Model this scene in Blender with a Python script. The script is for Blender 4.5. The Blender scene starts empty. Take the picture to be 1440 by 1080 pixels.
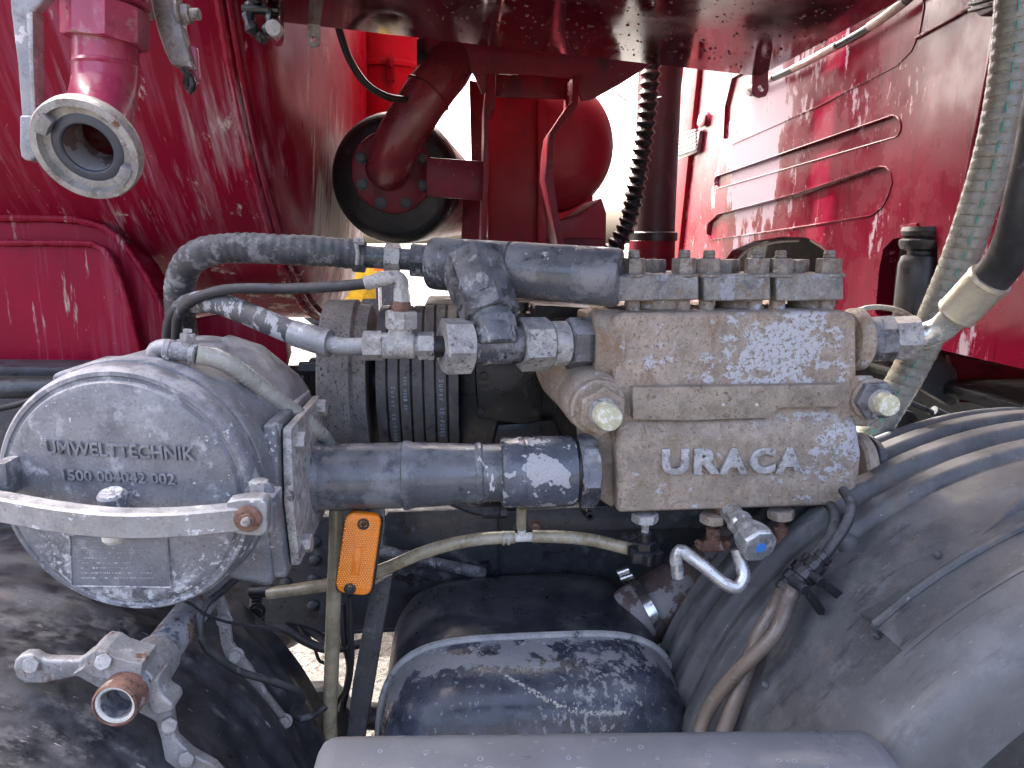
import bpy, bmesh, math, random
from mathutils import Vector, Matrix, geometry
random.seed(7)
V = Vector
R = math.radians
sc = bpy.context.scene
C = sc.collection

# ------------------------------------------------------------------ camera
FPX, W0, H0 = 1000.0, 1440.0, 1080.0
PITCH, YAW = R(11.4), R(4.55)
CAM = V((0.0, 0.0, 1.6))
FW = V((math.sin(YAW)*math.cos(PITCH), math.cos(YAW)*math.cos(PITCH), -math.sin(PITCH)))
RT = V((math.cos(YAW), -math.sin(YAW), 0.0))
UP = RT.cross(FW)
cd = bpy.data.cameras.new('camera')
cam = bpy.data.objects.new('camera', cd); C.objects.link(cam)
cam.matrix_world = Matrix(((RT.x, UP.x, -FW.x, CAM.x), (RT.y, UP.y, -FW.y, CAM.y), (RT.z, UP.z, -FW.z, CAM.z), (0, 0, 0, 1)))
cd.sensor_width = 36.0; cd.lens = 36.0*FPX/W0; cd.clip_start = 0.02; cd.clip_end = 2000
sc.camera = cam

# ------------------------------------------------------------------ light
SUN = V((-0.30, 0.55, 0.80)).normalized()          # direction towards the sun
w = bpy.data.worlds.new('World'); sc.world = w; w.use_nodes = True
nt = w.node_tree
sky = nt.nodes.new('ShaderNodeTexSky'); sky.sky_type = 'NISHITA'; sky.sun_disc = False
sky.sun_elevation = math.asin(SUN.z); sky.sun_rotation = math.atan2(SUN.x, SUN.y)
sky.air_density = 0.5; sky.dust_density = 9.0; sky.ozone_density = 0.0
bg = nt.nodes['Background']; nt.links.new(sky.outputs[0], bg.inputs[0]); bg.inputs[1].default_value = 0.15
sd = bpy.data.lights.new('sun', 'SUN'); sd.energy = 2.0; sd.angle = R(0.53); sd.color = (1.0, 0.95, 0.88)
so = bpy.data.objects.new('sun', sd); C.objects.link(so)
so.rotation_euler = SUN.to_track_quat('Z', 'Y').to_euler(); so.location = (0, 0, 8)
vs = sc.view_settings
vs.view_transform = 'Standard'; vs.look = 'None'; vs.gamma = 1.0; vs.exposure = 3.5
sc.render.engine = 'CYCLES'
sc.cycles.max_bounces = 7; sc.cycles.diffuse_bounces = 3; sc.cycles.glossy_bounces = 3; sc.cycles.transmission_bounces = 4; sc.cycles.caustics_reflective = False; sc.cycles.caustics_refractive = False

# ------------------------------------------------------------------ placing
def ray(px, py):
    return (FW*FPX + RT*(px-W0/2) + UP*(H0/2-py)) / FPX
def at(px, py, Y):
    d = ray(px, py); return CAM + d*((Y-CAM.y)/d.y)
def atx(px, py, X):
    d = ray(px, py); return CAM + d*((X-CAM.x)/d.x)
def atz(px, py, Z):
    d = ray(px, py); return CAM + d*((Z-CAM.z)/d.z)
def k(p):                                   # metres per photo pixel at a point
    return (p-CAM).dot(FW)/FPX
def kk(px, py, Y): return k(at(px, py, Y))
def path(pts): return [at(*p) for p in pts]

# ------------------------------------------------------------------ materials
def M(name, base, rough=0.5, metal=0.0, var=0.2, vscale=9, layers=(), bump=0.15, bscale=70, coat=0.0, dust=None, dustcol=(.33, .33, .34), trans=0.0, spec=0.5, bdist=0.004, grit=.5, gs=1.0):
    # layers: (colour, scale, stretch, lo, hi[, roughness, detail, [(centre, radius, gain), ...]])
    m = bpy.data.materials.new(name); m.use_nodes = True
    n, l = m.node_tree.nodes, m.node_tree.links
    b = n['Principled BSDF']
    tc = n.new('ShaderNodeNewGeometry')
    def noise(scale, stretch, detail=5, rg=0.62, dist=0.0):
        mp = n.new('ShaderNodeMapping'); mp.inputs['Scale'].default_value = stretch
        mp.inputs['Location'].default_value = (random.uniform(-9, 9), random.uniform(-9, 9), random.uniform(-9, 9))
        l.new(tc.outputs['Position'], mp.inputs[0])
        t = n.new('ShaderNodeTexNoise'); t.inputs['Scale'].default_value = scale*gs
        t.inputs['Detail'].default_value = detail; t.inputs['Roughness'].default_value = rg; t.inputs['Distortion'].default_value = dist
        l.new(mp.outputs[0], t.inputs['Vector']); return t.outputs[0]
    def mr(s, lo, hi, a=0.0, z=1.0):
        r = n.new('ShaderNodeMapRange'); l.new(s, r.inputs[0])
        for i, x in enumerate((lo, hi, a, z)): r.inputs[i+1].default_value = x
        return r.outputs[0]
    def mixc(f, a, c):
        x = n.new('ShaderNodeMix'); x.data_type = 'RGBA'
        if f is not None: l.new(f, x.inputs[0])
        for s, i in ((a, 6), (c, 7)):
            if isinstance(s, tuple): x.inputs[i].default_value = (*s, 1)
            else: l.new(s, x.inputs[i])
        return x.outputs[2]
    def math2(op, a, c):
        x = n.new('ShaderNodeMath'); x.operation = op
        for s, i in ((a, 0), (c, 1)):
            if isinstance(s, (int, float)): x.inputs[i].default_value = s
            else: l.new(s, x.inputs[i])
        return x.outputs[0]
    lo = tuple(c*(1-var) for c in base); hi = tuple(min(1, c*(1+var)) for c in base)
    col = mixc(mr(noise(vscale, (1, 1, 1)), .35, .65), lo, hi)
    rv = mr(noise(vscale*2.2, (1, 1, 1)), .35, .65, max(.02, rough-.10), min(1, rough+.12))
    bmask = None
    met = metal
    for L in layers:
        c, s, st, a, z = L[:5]; rg = L[5] if len(L) > 5 else None; dt = min(7, L[6]) if len(L) > 6 else 6
        sig = noise(s, st, dt, .68)
        for (ce, ra, ga) in (L[7] if len(L) > 7 else ()):
            if isinstance(ce, str):                       # a belt along one axis: ('Y', (from, to), gain)
                sp = n.new('ShaderNodeSeparateXYZ'); l.new(tc.outputs['Position'], sp.inputs[0])
                sig = math2('ADD', sig, mr(sp.outputs['XYZ'.index(ce)], ra[0], ra[1], 0, ga)); continue
            vd = n.new('ShaderNodeVectorMath'); vd.operation = 'DISTANCE'; l.new(tc.outputs['Position'], vd.inputs[0]); vd.inputs[1].default_value = ce
            sig = math2('ADD', sig, mr(vd.outputs['Value'], ra*.25, ra, ga, 0))
        f = mr(sig, a, z)
        col = mixc(f, col, c)
        if rg is not None:
            x = n.new('ShaderNodeMix'); l.new(f, x.inputs[0]); l.new(rv, x.inputs[2]); x.inputs[3].default_value = rg; rv = x.outputs[0]
        if metal > 0: met = math2('MULTIPLY', met, math2('SUBTRACT', 1.0, f))
        bmask = f if bmask is None else math2('ADD', bmask, f)
    if dust:
        sx = n.new('ShaderNodeSeparateXYZ'); l.new(tc.outputs['Normal'], sx.inputs[0])
        f = math2('MULTIPLY', mr(sx.outputs[2], .15, .95), mr(noise(28, (1, 1, 1)), .36, .60, 0, dust))
        col = mixc(f, col, dustcol)
        x = n.new('ShaderNodeMix'); l.new(f, x.inputs[0]); l.new(rv, x.inputs[2]); x.inputs[3].default_value = .85; rv = x.outputs[0]
    if grit:
        g1 = noise(230, (1, 1, 1), 3, .6)
        col = mixc(mr(g1, .58, .70, 0, grit), col, tuple(c*.35 for c in base))
        col = mixc(mr(g1, .42, .30, 0, grit*.8), col, tuple(min(.8, c*1.5+.05) for c in base))
    l.new(col, b.inputs['Base Color']); l.new(rv, b.inputs['Roughness'])
    if isinstance(met, (int, float)): b.inputs['Metallic'].default_value = met
    else: l.new(met, b.inputs['Metallic'])
    b.inputs['Specular IOR Level'].default_value = spec
    if coat: b.inputs['Coat Weight'].default_value = coat; b.inputs['Coat Roughness'].default_value = .12
    if trans: b.inputs['Transmission Weight'].default_value = trans
    if bump:
        h = noise(bscale, (1, 1, 1), 6)
        if bmask is not None: h = math2('ADD', h, math2('MULTIPLY', bmask, .3))
        bp = n.new('ShaderNodeBump'); bp.inputs['Strength'].default_value = bump; bp.inputs['Distance'].default_value = bdist
        l.new(h, bp.inputs['Height']); l.new(bp.outputs[0], b.inputs['Normal'])
    return m

I3 = (1, 1, 1)
PALE = (.42, .42, .43); CHALK = (.62, .63, .66); RUST = (.15, .075, .045); TAN = (.24, .205, .17)
def at3(*p): return tuple(at(*p))
m_red = M('red_paint_chalk_and_sheen', (.225, .005, .025), .36, var=.16, vscale=3, spec=.14, coat=0, bump=.05, bscale=40, grit=0,
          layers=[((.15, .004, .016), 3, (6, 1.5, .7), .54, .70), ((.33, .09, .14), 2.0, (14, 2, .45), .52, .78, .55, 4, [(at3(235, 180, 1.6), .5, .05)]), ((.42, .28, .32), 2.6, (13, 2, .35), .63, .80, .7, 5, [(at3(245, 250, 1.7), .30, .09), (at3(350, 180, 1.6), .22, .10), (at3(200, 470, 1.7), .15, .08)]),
                  ((.60, .56, .50), 4, (6, 6, .7), .62, .72, .6, 6, [(at3(450, 300, 2.2), .42, .24)]), (CHALK, 60, I3, .72, .74, .8)])  # off-white layer paints a bright reflection onto the dished end
m_red2 = M('red_paint_clean', (.27, .012, .025), .40, var=.12, vscale=4, spec=.3, coat=0, bump=.05, grit=0, layers=[((.16, .02, .025), 14, (1, 1, .4), .56, .70, .6)])
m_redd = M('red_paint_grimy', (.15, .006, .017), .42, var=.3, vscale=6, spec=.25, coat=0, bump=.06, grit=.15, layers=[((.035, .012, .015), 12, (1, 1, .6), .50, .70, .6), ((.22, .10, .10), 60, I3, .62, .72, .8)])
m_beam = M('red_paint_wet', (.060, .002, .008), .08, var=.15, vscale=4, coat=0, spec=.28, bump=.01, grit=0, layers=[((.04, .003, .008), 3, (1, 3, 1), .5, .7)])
m_redpipe = M('pink_red_paint_faded', (.36, .04, .10), .36, var=.15, vscale=14, coat=.2, bump=.08, grit=.2, layers=[((.42, .33, .31), 14, (1, 1, 1.0), .55, .66, .75), ((.40, .14, .18), 28, (1, 1, .5), .56, .70, .6)])
m_cast = M('bare_cast_iron_flaking', (.325, .268, .210), .62, var=.28, vscale=16, bump=.5, bscale=150, dust=.3, dustcol=(.36, .34, .32), grit=.4,
           layers=[((.38, .315, .25), 22, I3, .48, .64, .75), ((.20, .175, .15), 18, (1, 1, .7), .56, .72, .8), ((.235, .15, .09), 16, (1.6, 1.6, .6), .55, .72, .9, 4, [(at3(1000, 560, 1.25), .10, .06), (at3(890, 690, 1.25), .06, .09), (at3(1000, 640, 1.25), .10, .04), (at3(868, 480, 1.27), .06, .12), (at3(890, 530, 1.27), .04, .10), (at3(1020, 705, 1.25), .03, .10), (at3(940, 600, 1.25), .09, .05)]),
                   ((.47, .48, .505), 34, (.9, 1, 1.1), .62, .67, .45, 7, [(at3(1080, 505, 1.27), .17, .19), (at3(1140, 470, 1.27), .10, .08), (at3(930, 500, 1.27), .08, .10), (at3(1190, 630, 1.25), .10, .20), (at3(1120, 690, 1.25), .07, .10), (at3(1210, 520, 1.27), .06, .14), (at3(1090, 635, 1.25), .02, .12)]), ((.28, .225, .175), 115, I3, .54, .60, .8, 4), ((.15, .11, .08), 150, I3, .63, .67, .8, 3)])
m_pad = M('brown_cast_pad', (.285, .235, .18), .66, var=.25, vscale=20, bump=.45, bscale=150, grit=.7, dust=.25, dustcol=(.28, .26, .24), layers=[((.33, .285, .235), 30, I3, .52, .62, .8), ((.17, .125, .095), 80, I3, .58, .63, .9), ((.30, .30, .30), 50, I3, .66, .69, .6)])
m_letter = M('worn_pale_letter_faces', (.36, .355, .35), .5, metal=.15, var=.25, vscale=60, bump=.3, bscale=200, grit=.7, layers=[((.17, .15, .13), 70, I3, .55, .62, .8)])
m_soot = M('sooty_maroon', (.030, .012, .014), .5, var=.3, bump=.1, grit=.4, layers=[((.09, .04, .04), 20, (1, 1, .4), .58, .7, .7)])
m_cap = M('plug_cap_cream', (.55, .53, .34), .5, var=.1, bump=.25, layers=[((.75, .74, .66), 90, I3, .5, .6, .6)])
m_grey = M('grey_blue_paint_worn', (.066, .070, .080), .25, var=.3, vscale=18, bump=.12, dust=.7, dustcol=(.30, .31, .33),
           layers=[((.20, .205, .215), 20, (1, 1, 1.2), .49, .60, .6), ((.33, .33, .335), 45, (1, 1, .45), .57, .63, .8), ((.014, .014, .018), 55, I3, .60, .64, .4)])
m_pipe = M('grey_blue_pipe_paint', (.088, .094, .106), .22, var=.25, vscale=14, bump=.06, dust=.35, dustcol=(.26, .27, .29), grit=.35,
           layers=[((.20, .205, .22), 12, I3, .50, .62, .42), ((.55, .55, .54), 30, (1.6, 1.6, .35), .70, .71, .85, 3, [(at3(690, 650, 1.25), .09, .07), (at3(760, 370, 1.3), .10, .07)]), ((.03, .03, .04), 26, I3, .60, .66, .3)])
m_sleeve = M('grey_sleeve_peeling', (.085, .095, .118), .24, var=.25, vscale=14, bump=.15, layers=[((.37, .37, .38), 17, I3, .56, .57, .7, 3, [(at3(765, 655, 1.24), .055, .18)]), ((.46, .46, .47), 60, I3, .62, .64, .85)])
m_zinc = M('dusty_zinc_steel', (.33, .32, .305), .45, metal=.2, var=.28, vscale=34, bump=.25, bscale=200, dust=.4, dustcol=(.42, .42, .43), grit=.7,
           layers=[((.44, .43, .41), 45, I3, .5, .60, .8), ((.10, .105, .115), 50, I3, .57, .64, .5), ((.12, .085, .06), 60, I3, .62, .68, .85)])
m_alu = M('oxidised_aluminium', (.175, .18, .193), .42, metal=.15, var=.3, vscale=11, bump=.18, bscale=220, dust=.75, dustcol=(.40, .40, .42), grit=.55,
          layers=[((.10, .105, .122), 9, I3, .50, .62, .4), ((.33, .335, .345), 22, I3, .57, .66, .8), ((.34, .34, .35), 40, I3, .64, .74, .8, 6, [(at3(150, 850, 1.0), .13, .20), (at3(50, 780, 1.0), .10, .12), (at3(270, 830, 1.0), .08, .14)]), ((.52, .53, .54), 95, I3, .68, .71, .9, 5, [(at3(150, 850, 1.0), .12, .19), (at3(60, 800, 1.0), .08, .14), (at3(270, 830, 1.0), .07, .17), (at3(320, 780, 1.0), .05, .12), (at3(165, 690, 1.0), .045, .20), (at3(320, 610, 1.0), .06, .08), (at3(240, 530, 1.1), .10, .08), (at3(385, 610, 1.1), .07, .12), (at3(350, 700, 1.0), .07, .10), (at3(60, 600, 1.0), .06, .05), (at3(370, 770, 1.05), .06, .12)]), ((.66, .67, .68), 140, I3, .70, .715, .9)])
m_bar = M('bright_cast_bar', (.25, .253, .258), .40, metal=.3, var=.22, vscale=18, bump=.18, dust=.6, dustcol=(.5, .5, .51), layers=[((.17, .17, .18), 28, I3, .55, .64, .6), ((.60, .60, .60), 45, I3, .60, .63, .85)])
m_galv = M('galvanised_casting', (.30, .295, .29), .45, metal=.3, var=.25, vscale=24, bump=.2, layers=[((.20, .175, .15), 30, I3, .53, .64, .8), (RUST, 46, I3, .60, .67, .9), ((.42, .42, .42), 60, I3, .60, .66, .5)])
m_chrome = M('worn_chrome', (.50, .51, .51), .26, metal=.7, var=.15, vscale=30, bump=.03, grit=.15, layers=[((.40, .39, .37), 36, I3, .53, .66, .6, 4), ((.16, .15, .14), 70, I3, .64, .70, .7, 4)])
m_rustube = M('rusty_painted_tube', (.26, .265, .28), .5, var=.25, vscale=20, bump=.35, layers=[((.10, .115, .15), 26, I3, .55, .59, .4), ((.17, .10, .075), 22, I3, .55, .59, .9), ((.07, .035, .025), 60, I3, .57, .63, .95)])
m_rust = M('rusty_steel', (.16, .085, .06), .85, var=.35, vscale=40, bump=.4, layers=[((.34, .30, .28), 45, I3, .58, .66, .8), ((.05, .03, .025), 60, I3, .58, .66)])
m_rub = M('black_rubber_dusty', (.026, .027, .030), .5, var=.3, vscale=20, bump=.15, dust=.5, dustcol=(.20, .205, .215), grit=.4, layers=[((.16, .165, .175), 18, I3, .58, .68, .85)])
m_rubw = M('wrapped_hose_dusty', (.050, .053, .061), .5, var=.3, vscale=25, bump=.3, dust=.75, dustcol=(.26, .265, .28), layers=[((.23, .235, .245), 22, (1, 1, 1), .52, .60, .85), ((.34, .34, .35), 70, I3, .62, .67, .9)])
m_hosec = M('chalk_smeared_hose', (.05, .052, .058), .5, var=.2, vscale=15, bump=.12, dust=.4, layers=[((.38, .39, .40), 30, (1.8, 1, .8), .50, .54, .85, 4)])
m_thin = M('black_cable', (.018, .018, .02), .4, var=.3, bump=.05, dust=.3, dustcol=(.12, .12, .13), grit=.3)
m_blk = M('black_plastic', (.014, .015, .018), .34, var=.3, bump=.06, dust=.35, dustcol=(.11, .115, .13), grit=.3)
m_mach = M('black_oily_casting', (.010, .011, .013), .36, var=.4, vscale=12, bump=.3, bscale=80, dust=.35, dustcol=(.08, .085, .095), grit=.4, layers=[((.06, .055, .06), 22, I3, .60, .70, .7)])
m_rail = M('dark_chassis_paint', (.032, .037, .046), .40, var=.3, vscale=14, bump=.2, dust=.4, dustcol=(.12, .125, .13), layers=[((.10, .105, .11), 22, I3, .56, .66, .7), ((.010, .010, .012), 28, I3, .58, .64, .3)])
m_muff = M('silencer_paint_flaking', (.034, .041, .058), .24, var=.35, vscale=14, bump=.12, dust=.12, dustcol=(.13, .135, .15), grit=.4,
           layers=[((.085, .10, .135), 7, (1, 1, 1), .50, .66, .34, 3), ((.22, .23, .245), 90, (1, 1, .5), .62, .66, .7, 6, [(at3(850, 960, 1.2), .14, .10), (at3(650, 960, 1.25), .09, .05), (at3(800, 1040, 1.2), .12, .07)]),
                   ((.235, .245, .26), 17, (1, 1, 1.3), .70, .73, .6, 7, [('Y', (1.215, 1.268), .27)]), ((.40, .41, .42), 70, I3, .74, .77, .6, 5, [('Y', (1.25, 1.32), .16)]), ((.008, .008, .010), 60, I3, .65, .68, .25)])
m_muff2 = M('silencer_shell_dark', (.032, .036, .046), .34, var=.4, vscale=14, bump=.12, grit=.4, layers=[((.10, .104, .112), 9, I3, .50, .68, .5, 7), ((.15, .155, .16), 80, I3, .66, .70, .7), ((.006, .006, .008), 30, I3, .62, .66, .2)])
m_fenr = M('grey_moulded_plastic', (.068, .073, .079), .55, var=.18, vscale=10, bump=.10, bscale=160, dust=.15, dustcol=(.16, .165, .18), grit=.25,
           layers=[((.13, .108, .088), 9, (1, 2.5, 1), .56, .70, .75, 6, [(at3(1290, 790, 1.2), .12, .08)]), ((.118, .123, .13), 9, I3, .51, .66, .7), ((.035, .037, .042), 14, (1, 3, 1), .56, .66, .5), ((.50, .50, .50), 110, I3, .72, .73, .9), ((.24, .235, .23), 18, (3, 14, 1), .655, .68, .8)])
m_fenr2 = M('grey_moulded_plastic_outer', (.088, .093, .100), .50, var=.10, vscale=8, bump=.08, bscale=160, grit=.12, layers=[((.13, .136, .145), 9, I3, .50, .66, .7), ((.07, .072, .078), 12, (1, 4, 1), .56, .68, .6), ((.62, .64, .68), 70, I3, .735, .74, .9), ((.28, .28, .29), 20, (3, 14, 1), .67, .69, .8)])
m_fenl = M('black_moulded_plastic', (.015, .016, .019), .36, var=.3, vscale=10, bump=.14, bscale=100, dust=.4, dustcol=(.10, .105, .12), grit=.3,
           layers=[((.05, .052, .057), 8, (1, 3, 1), .50, .66, .6), ((.125, .122, .117), 24, (1, 1.6, 1), .57, .72, .85, 7, [(at3(60, 1000, .8), .25, .12), (at3(60, 880, 1.1), .15, .10)]), ((.30, .30, .31), 9, (1, 14, 5), .66, .68, .8)])
m_guard = M('smooth_grey_paint', (.098, .106, .122), .36, var=.08, vscale=6, bump=.05, grit=.12, layers=[((.122, .13, .146), 10, I3, .52, .66, .5), ((.078, .082, .092), 16, (1, 4, 4), .60, .72, .4), ((.42, .45, .50), 60, I3, .70, .71, .6), ((.40, .42, .45), 14, (1, 12, 12), .68, .69, .6)])
m_belt = M('belt_rubber', (.095, .092, .09), .5, var=.3, vscale=20, bump=.15, layers=[((.12, .115, .11), 16, (3, 1, 1), .54, .68, .7), ((.02, .02, .022), 30, I3, .58, .66)])
m_fly = M('speckled_pulley_face', (.21, .20, .19), .6, var=.3, vscale=16, bump=.25, layers=[((.05, .045, .04), 170, (1, 1, .45), .55, .62, .7), ((.24, .22, .20), 30, I3, .56, .70)])
m_clear = M('yellowed_clear_hose', (.46, .46, .41), .22, var=.18, vscale=24, trans=.12, bump=.05, grit=.15, layers=[((.36, .34, .27), 20, I3, .54, .70, .4), ((.55, .55, .52), 40, I3, .58, .70, .6)])
m_yel = M('amber_clear_hose', (.36, .315, .215), .13, var=.25, vscale=22, trans=.15, bump=.05, grit=.2, layers=[((.24, .19, .11), 26, I3, .53, .66, .2), ((.44, .42, .35), 34, (1, 1, .5), .57, .66, .2)])
m_browh = M('brown_grey_hose', (.14, .115, .095), .33, var=.2, bump=.06, grit=.2, layers=[((.22, .20, .18), 30, I3, .55, .66, .6)])
m_spir = M('clear_spiral_hose', (.29, .30, .265), .24, var=.14, vscale=26, trans=.12, bump=.04, grit=.15, layers=[((.27, .25, .19), 22, I3, .54, .66, .4)])
m_core = m_browh
m_green = M('green_stripe', (.05, .34, .27), .4, var=.1, bump=0, grit=.2)
m_brass = M('ferrule_yellow_zinc', (.50, .47, .36), .36, metal=.6, var=.12, bump=.10, grit=.25, layers=[((.40, .37, .28), 50, (1, 1, 3), .5, .64, .5)])
m_elb = M('zinc_elbow_bright', (.52, .54, .50), .28, metal=.7, var=.15, bump=.10, grit=.3, layers=[((.62, .62, .60), 40, I3, .58, .66, .6)])
m_amb = M('amber_lens', (.95, .25, .018), .16, var=.10, vscale=20, coat=.4, bump=0, trans=.1, grit=.15)
m_blue = M('blue_paint_dot', (.06, .22, .62), .4, var=.05, bump=0, grit=.1)
m_steel = M('stainless_band', (.60, .60, .59), .22, metal=.95, var=.1, bump=.05, grit=.2)
m_brown = M('heat_brown_pipe', (.12, .088, .082), .5, var=.3, vscale=16, bump=.18, layers=[((.27, .265, .27), 14, I3, .52, .54, .6, 5, [(at3(925, 850, 1.45), .07, .12)])])
m_seal = M('seal_rubber', (.055, .062, .08), .42, var=.15, bump=.05, grit=.2)
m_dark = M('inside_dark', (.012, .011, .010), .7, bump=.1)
m_inner_dark = m_dark
m_wht = M('white_fitting', (.60, .59, .54), .5, var=.15, vscale=40, bump=.15, grit=.4)
m_print = M('pale_blue_print', (.30, .38, .44), .6, var=.1, bump=0, grit=0)
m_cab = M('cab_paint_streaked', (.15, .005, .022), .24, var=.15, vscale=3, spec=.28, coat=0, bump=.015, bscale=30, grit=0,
          layers=[((.075, .002, .008), 6, (1, 10, .6), .54, .68), ((.24, .06, .09), 5, (1, 14, .5), .60, .80, .4), ((.36, .29, .36), 4.0, (1, 2.6, 1.0), .60, .63, .45, 7, [((1.2, 2.88, 1.95), .50, .27)]), ((.55, .44, .45), 14, (1, 5, 1.3), .66, .69, .8, 6, [((1.2, 1.9, 1.98), .12, .10)])])  # lavender layer paints the sky's reflection into the wall colour
m_ground = M('pale_concrete_gravel', (.075, .07, .064), .9, var=.25, vscale=5, bump=.7, bscale=40, bdist=.02, grit=0, layers=[((.028, .026, .024), 45, I3, .52, .62), ((.115, .108, .098), 34, I3, .55, .62)])
m_yelp = M('yellow_machine_paint', (.72, .40, .01), .4, bump=0, grit=0)
m_orp = M('orange_plastic', (.80, .18, .02), .4, bump=0, grit=0)

# ------------------------------------------------------------------ mesh helpers
ORG = {}
def tag(o, label, cat, group=None):
    o['label'] = label; o['category'] = cat
    if group: o['group'] = group
    return o
def thing(name, label, cat, loc, group=None):
    o = bpy.data.objects.new(name, None); C.objects.link(o); o.location = loc; o.empty_display_size = .05
    ORG[o.name] = V(loc); return tag(o, label, cat, group)
def mk(name, verts, faces, mat, parent=None, smooth=35, bev=0, bseg=2, kind=None, recalc=True):
    verts = [V(v) for v in verts]
    if parent is None:
        c = sum(verts, V())/len(verts); c.z = min(v.z for v in verts)
    else: c = ORG[parent.name]
    me = bpy.data.meshes.new(name); me.from_pydata([v-c for v in verts], [], faces)
    if recalc or bev:
        bm = bmesh.new(); bm.from_mesh(me)
        bmesh.ops.remove_doubles(bm, verts=bm.verts, dist=1e-6)
        if recalc: bmesh.ops.recalc_face_normals(bm, faces=bm.faces)
        if bev:
            es = [e for e in bm.edges if len(e.link_faces) == 2 and e.calc_face_angle(0) > R(28)]
            bmesh.ops.bevel(bm, geom=es, offset=bev, segments=bseg, profile=.6, affect='EDGES', clamp_overlap=True)
        bm.to_mesh(me); bm.free()
    me.materials.append(mat)
    if smooth:
        for p in me.polygons: p.use_smooth = True
        me.set_sharp_from_angle(angle=R(smooth))
    o = bpy.data.objects.new(name, me); C.objects.link(o)
    if parent is None: o.location = c
    else: o.parent = parent
    ORG[o.name] = c
    if kind: o['kind'] = kind
    return o
def basis(a, hint=None):
    a = a.normalized(); h = hint or (V((0, 0, 1)) if abs(a.z) < .9 else V((1, 0, 0)))
    u = h.cross(a).normalized(); return a, u, a.cross(u)
def lathe(name, p0, axis, prof, mat, parent=None, n=32, phase=0, smooth=35, hint=None, bev=0, sq=1.0, caps=True):
    a, u, v = basis(V(axis), hint); vs_, fs = [], []; ring = []
    for s, r in prof:
        if r < 1e-6: ring.append([len(vs_)]); vs_.append(p0+a*s)
        else:
            ring.append(list(range(len(vs_), len(vs_)+n)))
            for i in range(n):
                t = 2*math.pi*i/n+phase; vs_.append(p0+a*s+(u*math.cos(t)*sq+v*math.sin(t))*r)
    for A, B in zip(ring, ring[1:]):
        if len(A) == 1 and len(B) == 1: continue
        for i in range(n):
            j = (i+1) % n
            if len(A) == 1: fs.append((A[0], B[j], B[i]))
            elif len(B) == 1: fs.append((A[i], A[j], B[0]))
            else: fs.append((A[i], A[j], B[j], B[i]))
    if caps and prof[0] != prof[-1]:
        if len(ring[0]) > 1: fs.append(tuple(ring[0]))
        if len(ring[-1]) > 1: fs.append(tuple(ring[-1]))
    return mk(name, vs_, fs, mat, parent, smooth, bev)
def cyl(name, p0, p1, r0, mat, parent=None, r1=None, ch=.08, n=32, **kw):
    d = p1-p0; L = d.length; r1 = r0 if r1 is None else r1; c = min(ch*max(r0, r1), L*.3)
    return lathe(name, p0, d, [(0, r0-c), (c, r0), (L-c, r1), (L, r1-c)], mat, parent, n, **kw)
def nut(name, p0, p1, r, mat, parent=None, phase=.2, n=6, ch=.10):
    # hexagon with the corner chamfers of a turned nut
    d = p1-p0; L = d.length; a, u, v = basis(d)
    vs_, fs = [], []
    per = 4                       # points per flat so that the chamfer reads as an arc
    N = n*per; rings = []
    ap = r*math.cos(math.pi/n)
    def hexr(t):
        q = (t % (2*math.pi/n))-math.pi/n; return ap/math.cos(q)
    c = r-ap
    rcap = ap*.99
    for s, mode in ((0, 0), (None, 1), (None, 2), (L, 3)):
        ring = []
        for i in range(N):
            t = 2*math.pi*i/N; rr = hexr(t)
            if mode in (0, 3): q = rcap; ss = s
            else:
                q = rr; dz = (rr-rcap)*.55; ss = dz if mode == 1 else L-dz
            ring.append(len(vs_)); vs_.append(p0+a*ss+(u*math.cos(t+phase)+v*math.sin(t+phase))*q)
        rings.append(ring)
    for A, B in zip(rings, rings[1:]):
        for i in range(N): j = (i+1) % N; fs.append((A[i], A[j], B[j], B[i]))
    fs.append(tuple(rings[0])); fs.append(tuple(rings[-1]))
    return mk(name, vs_, fs, mat, parent, 25, recalc=True)
def spline(pts, step):
    out = []; P = [pts[0]*2-pts[1]]+list(pts)+[pts[-1]*2-pts[-2]]
    for i in range(1, len(P)-2):
        a, b, c, d = P[i-1:i+3]; m = max(2, int((c-b).length/step))
        for j in range(m):
            t = j/m
            out.append(.5*((2*b)+(c-a)*t+(2*a-5*b+4*c-d)*t*t+(3*b-a-3*c+d)*t**3))
    out.append(pts[-1]); return out
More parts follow.
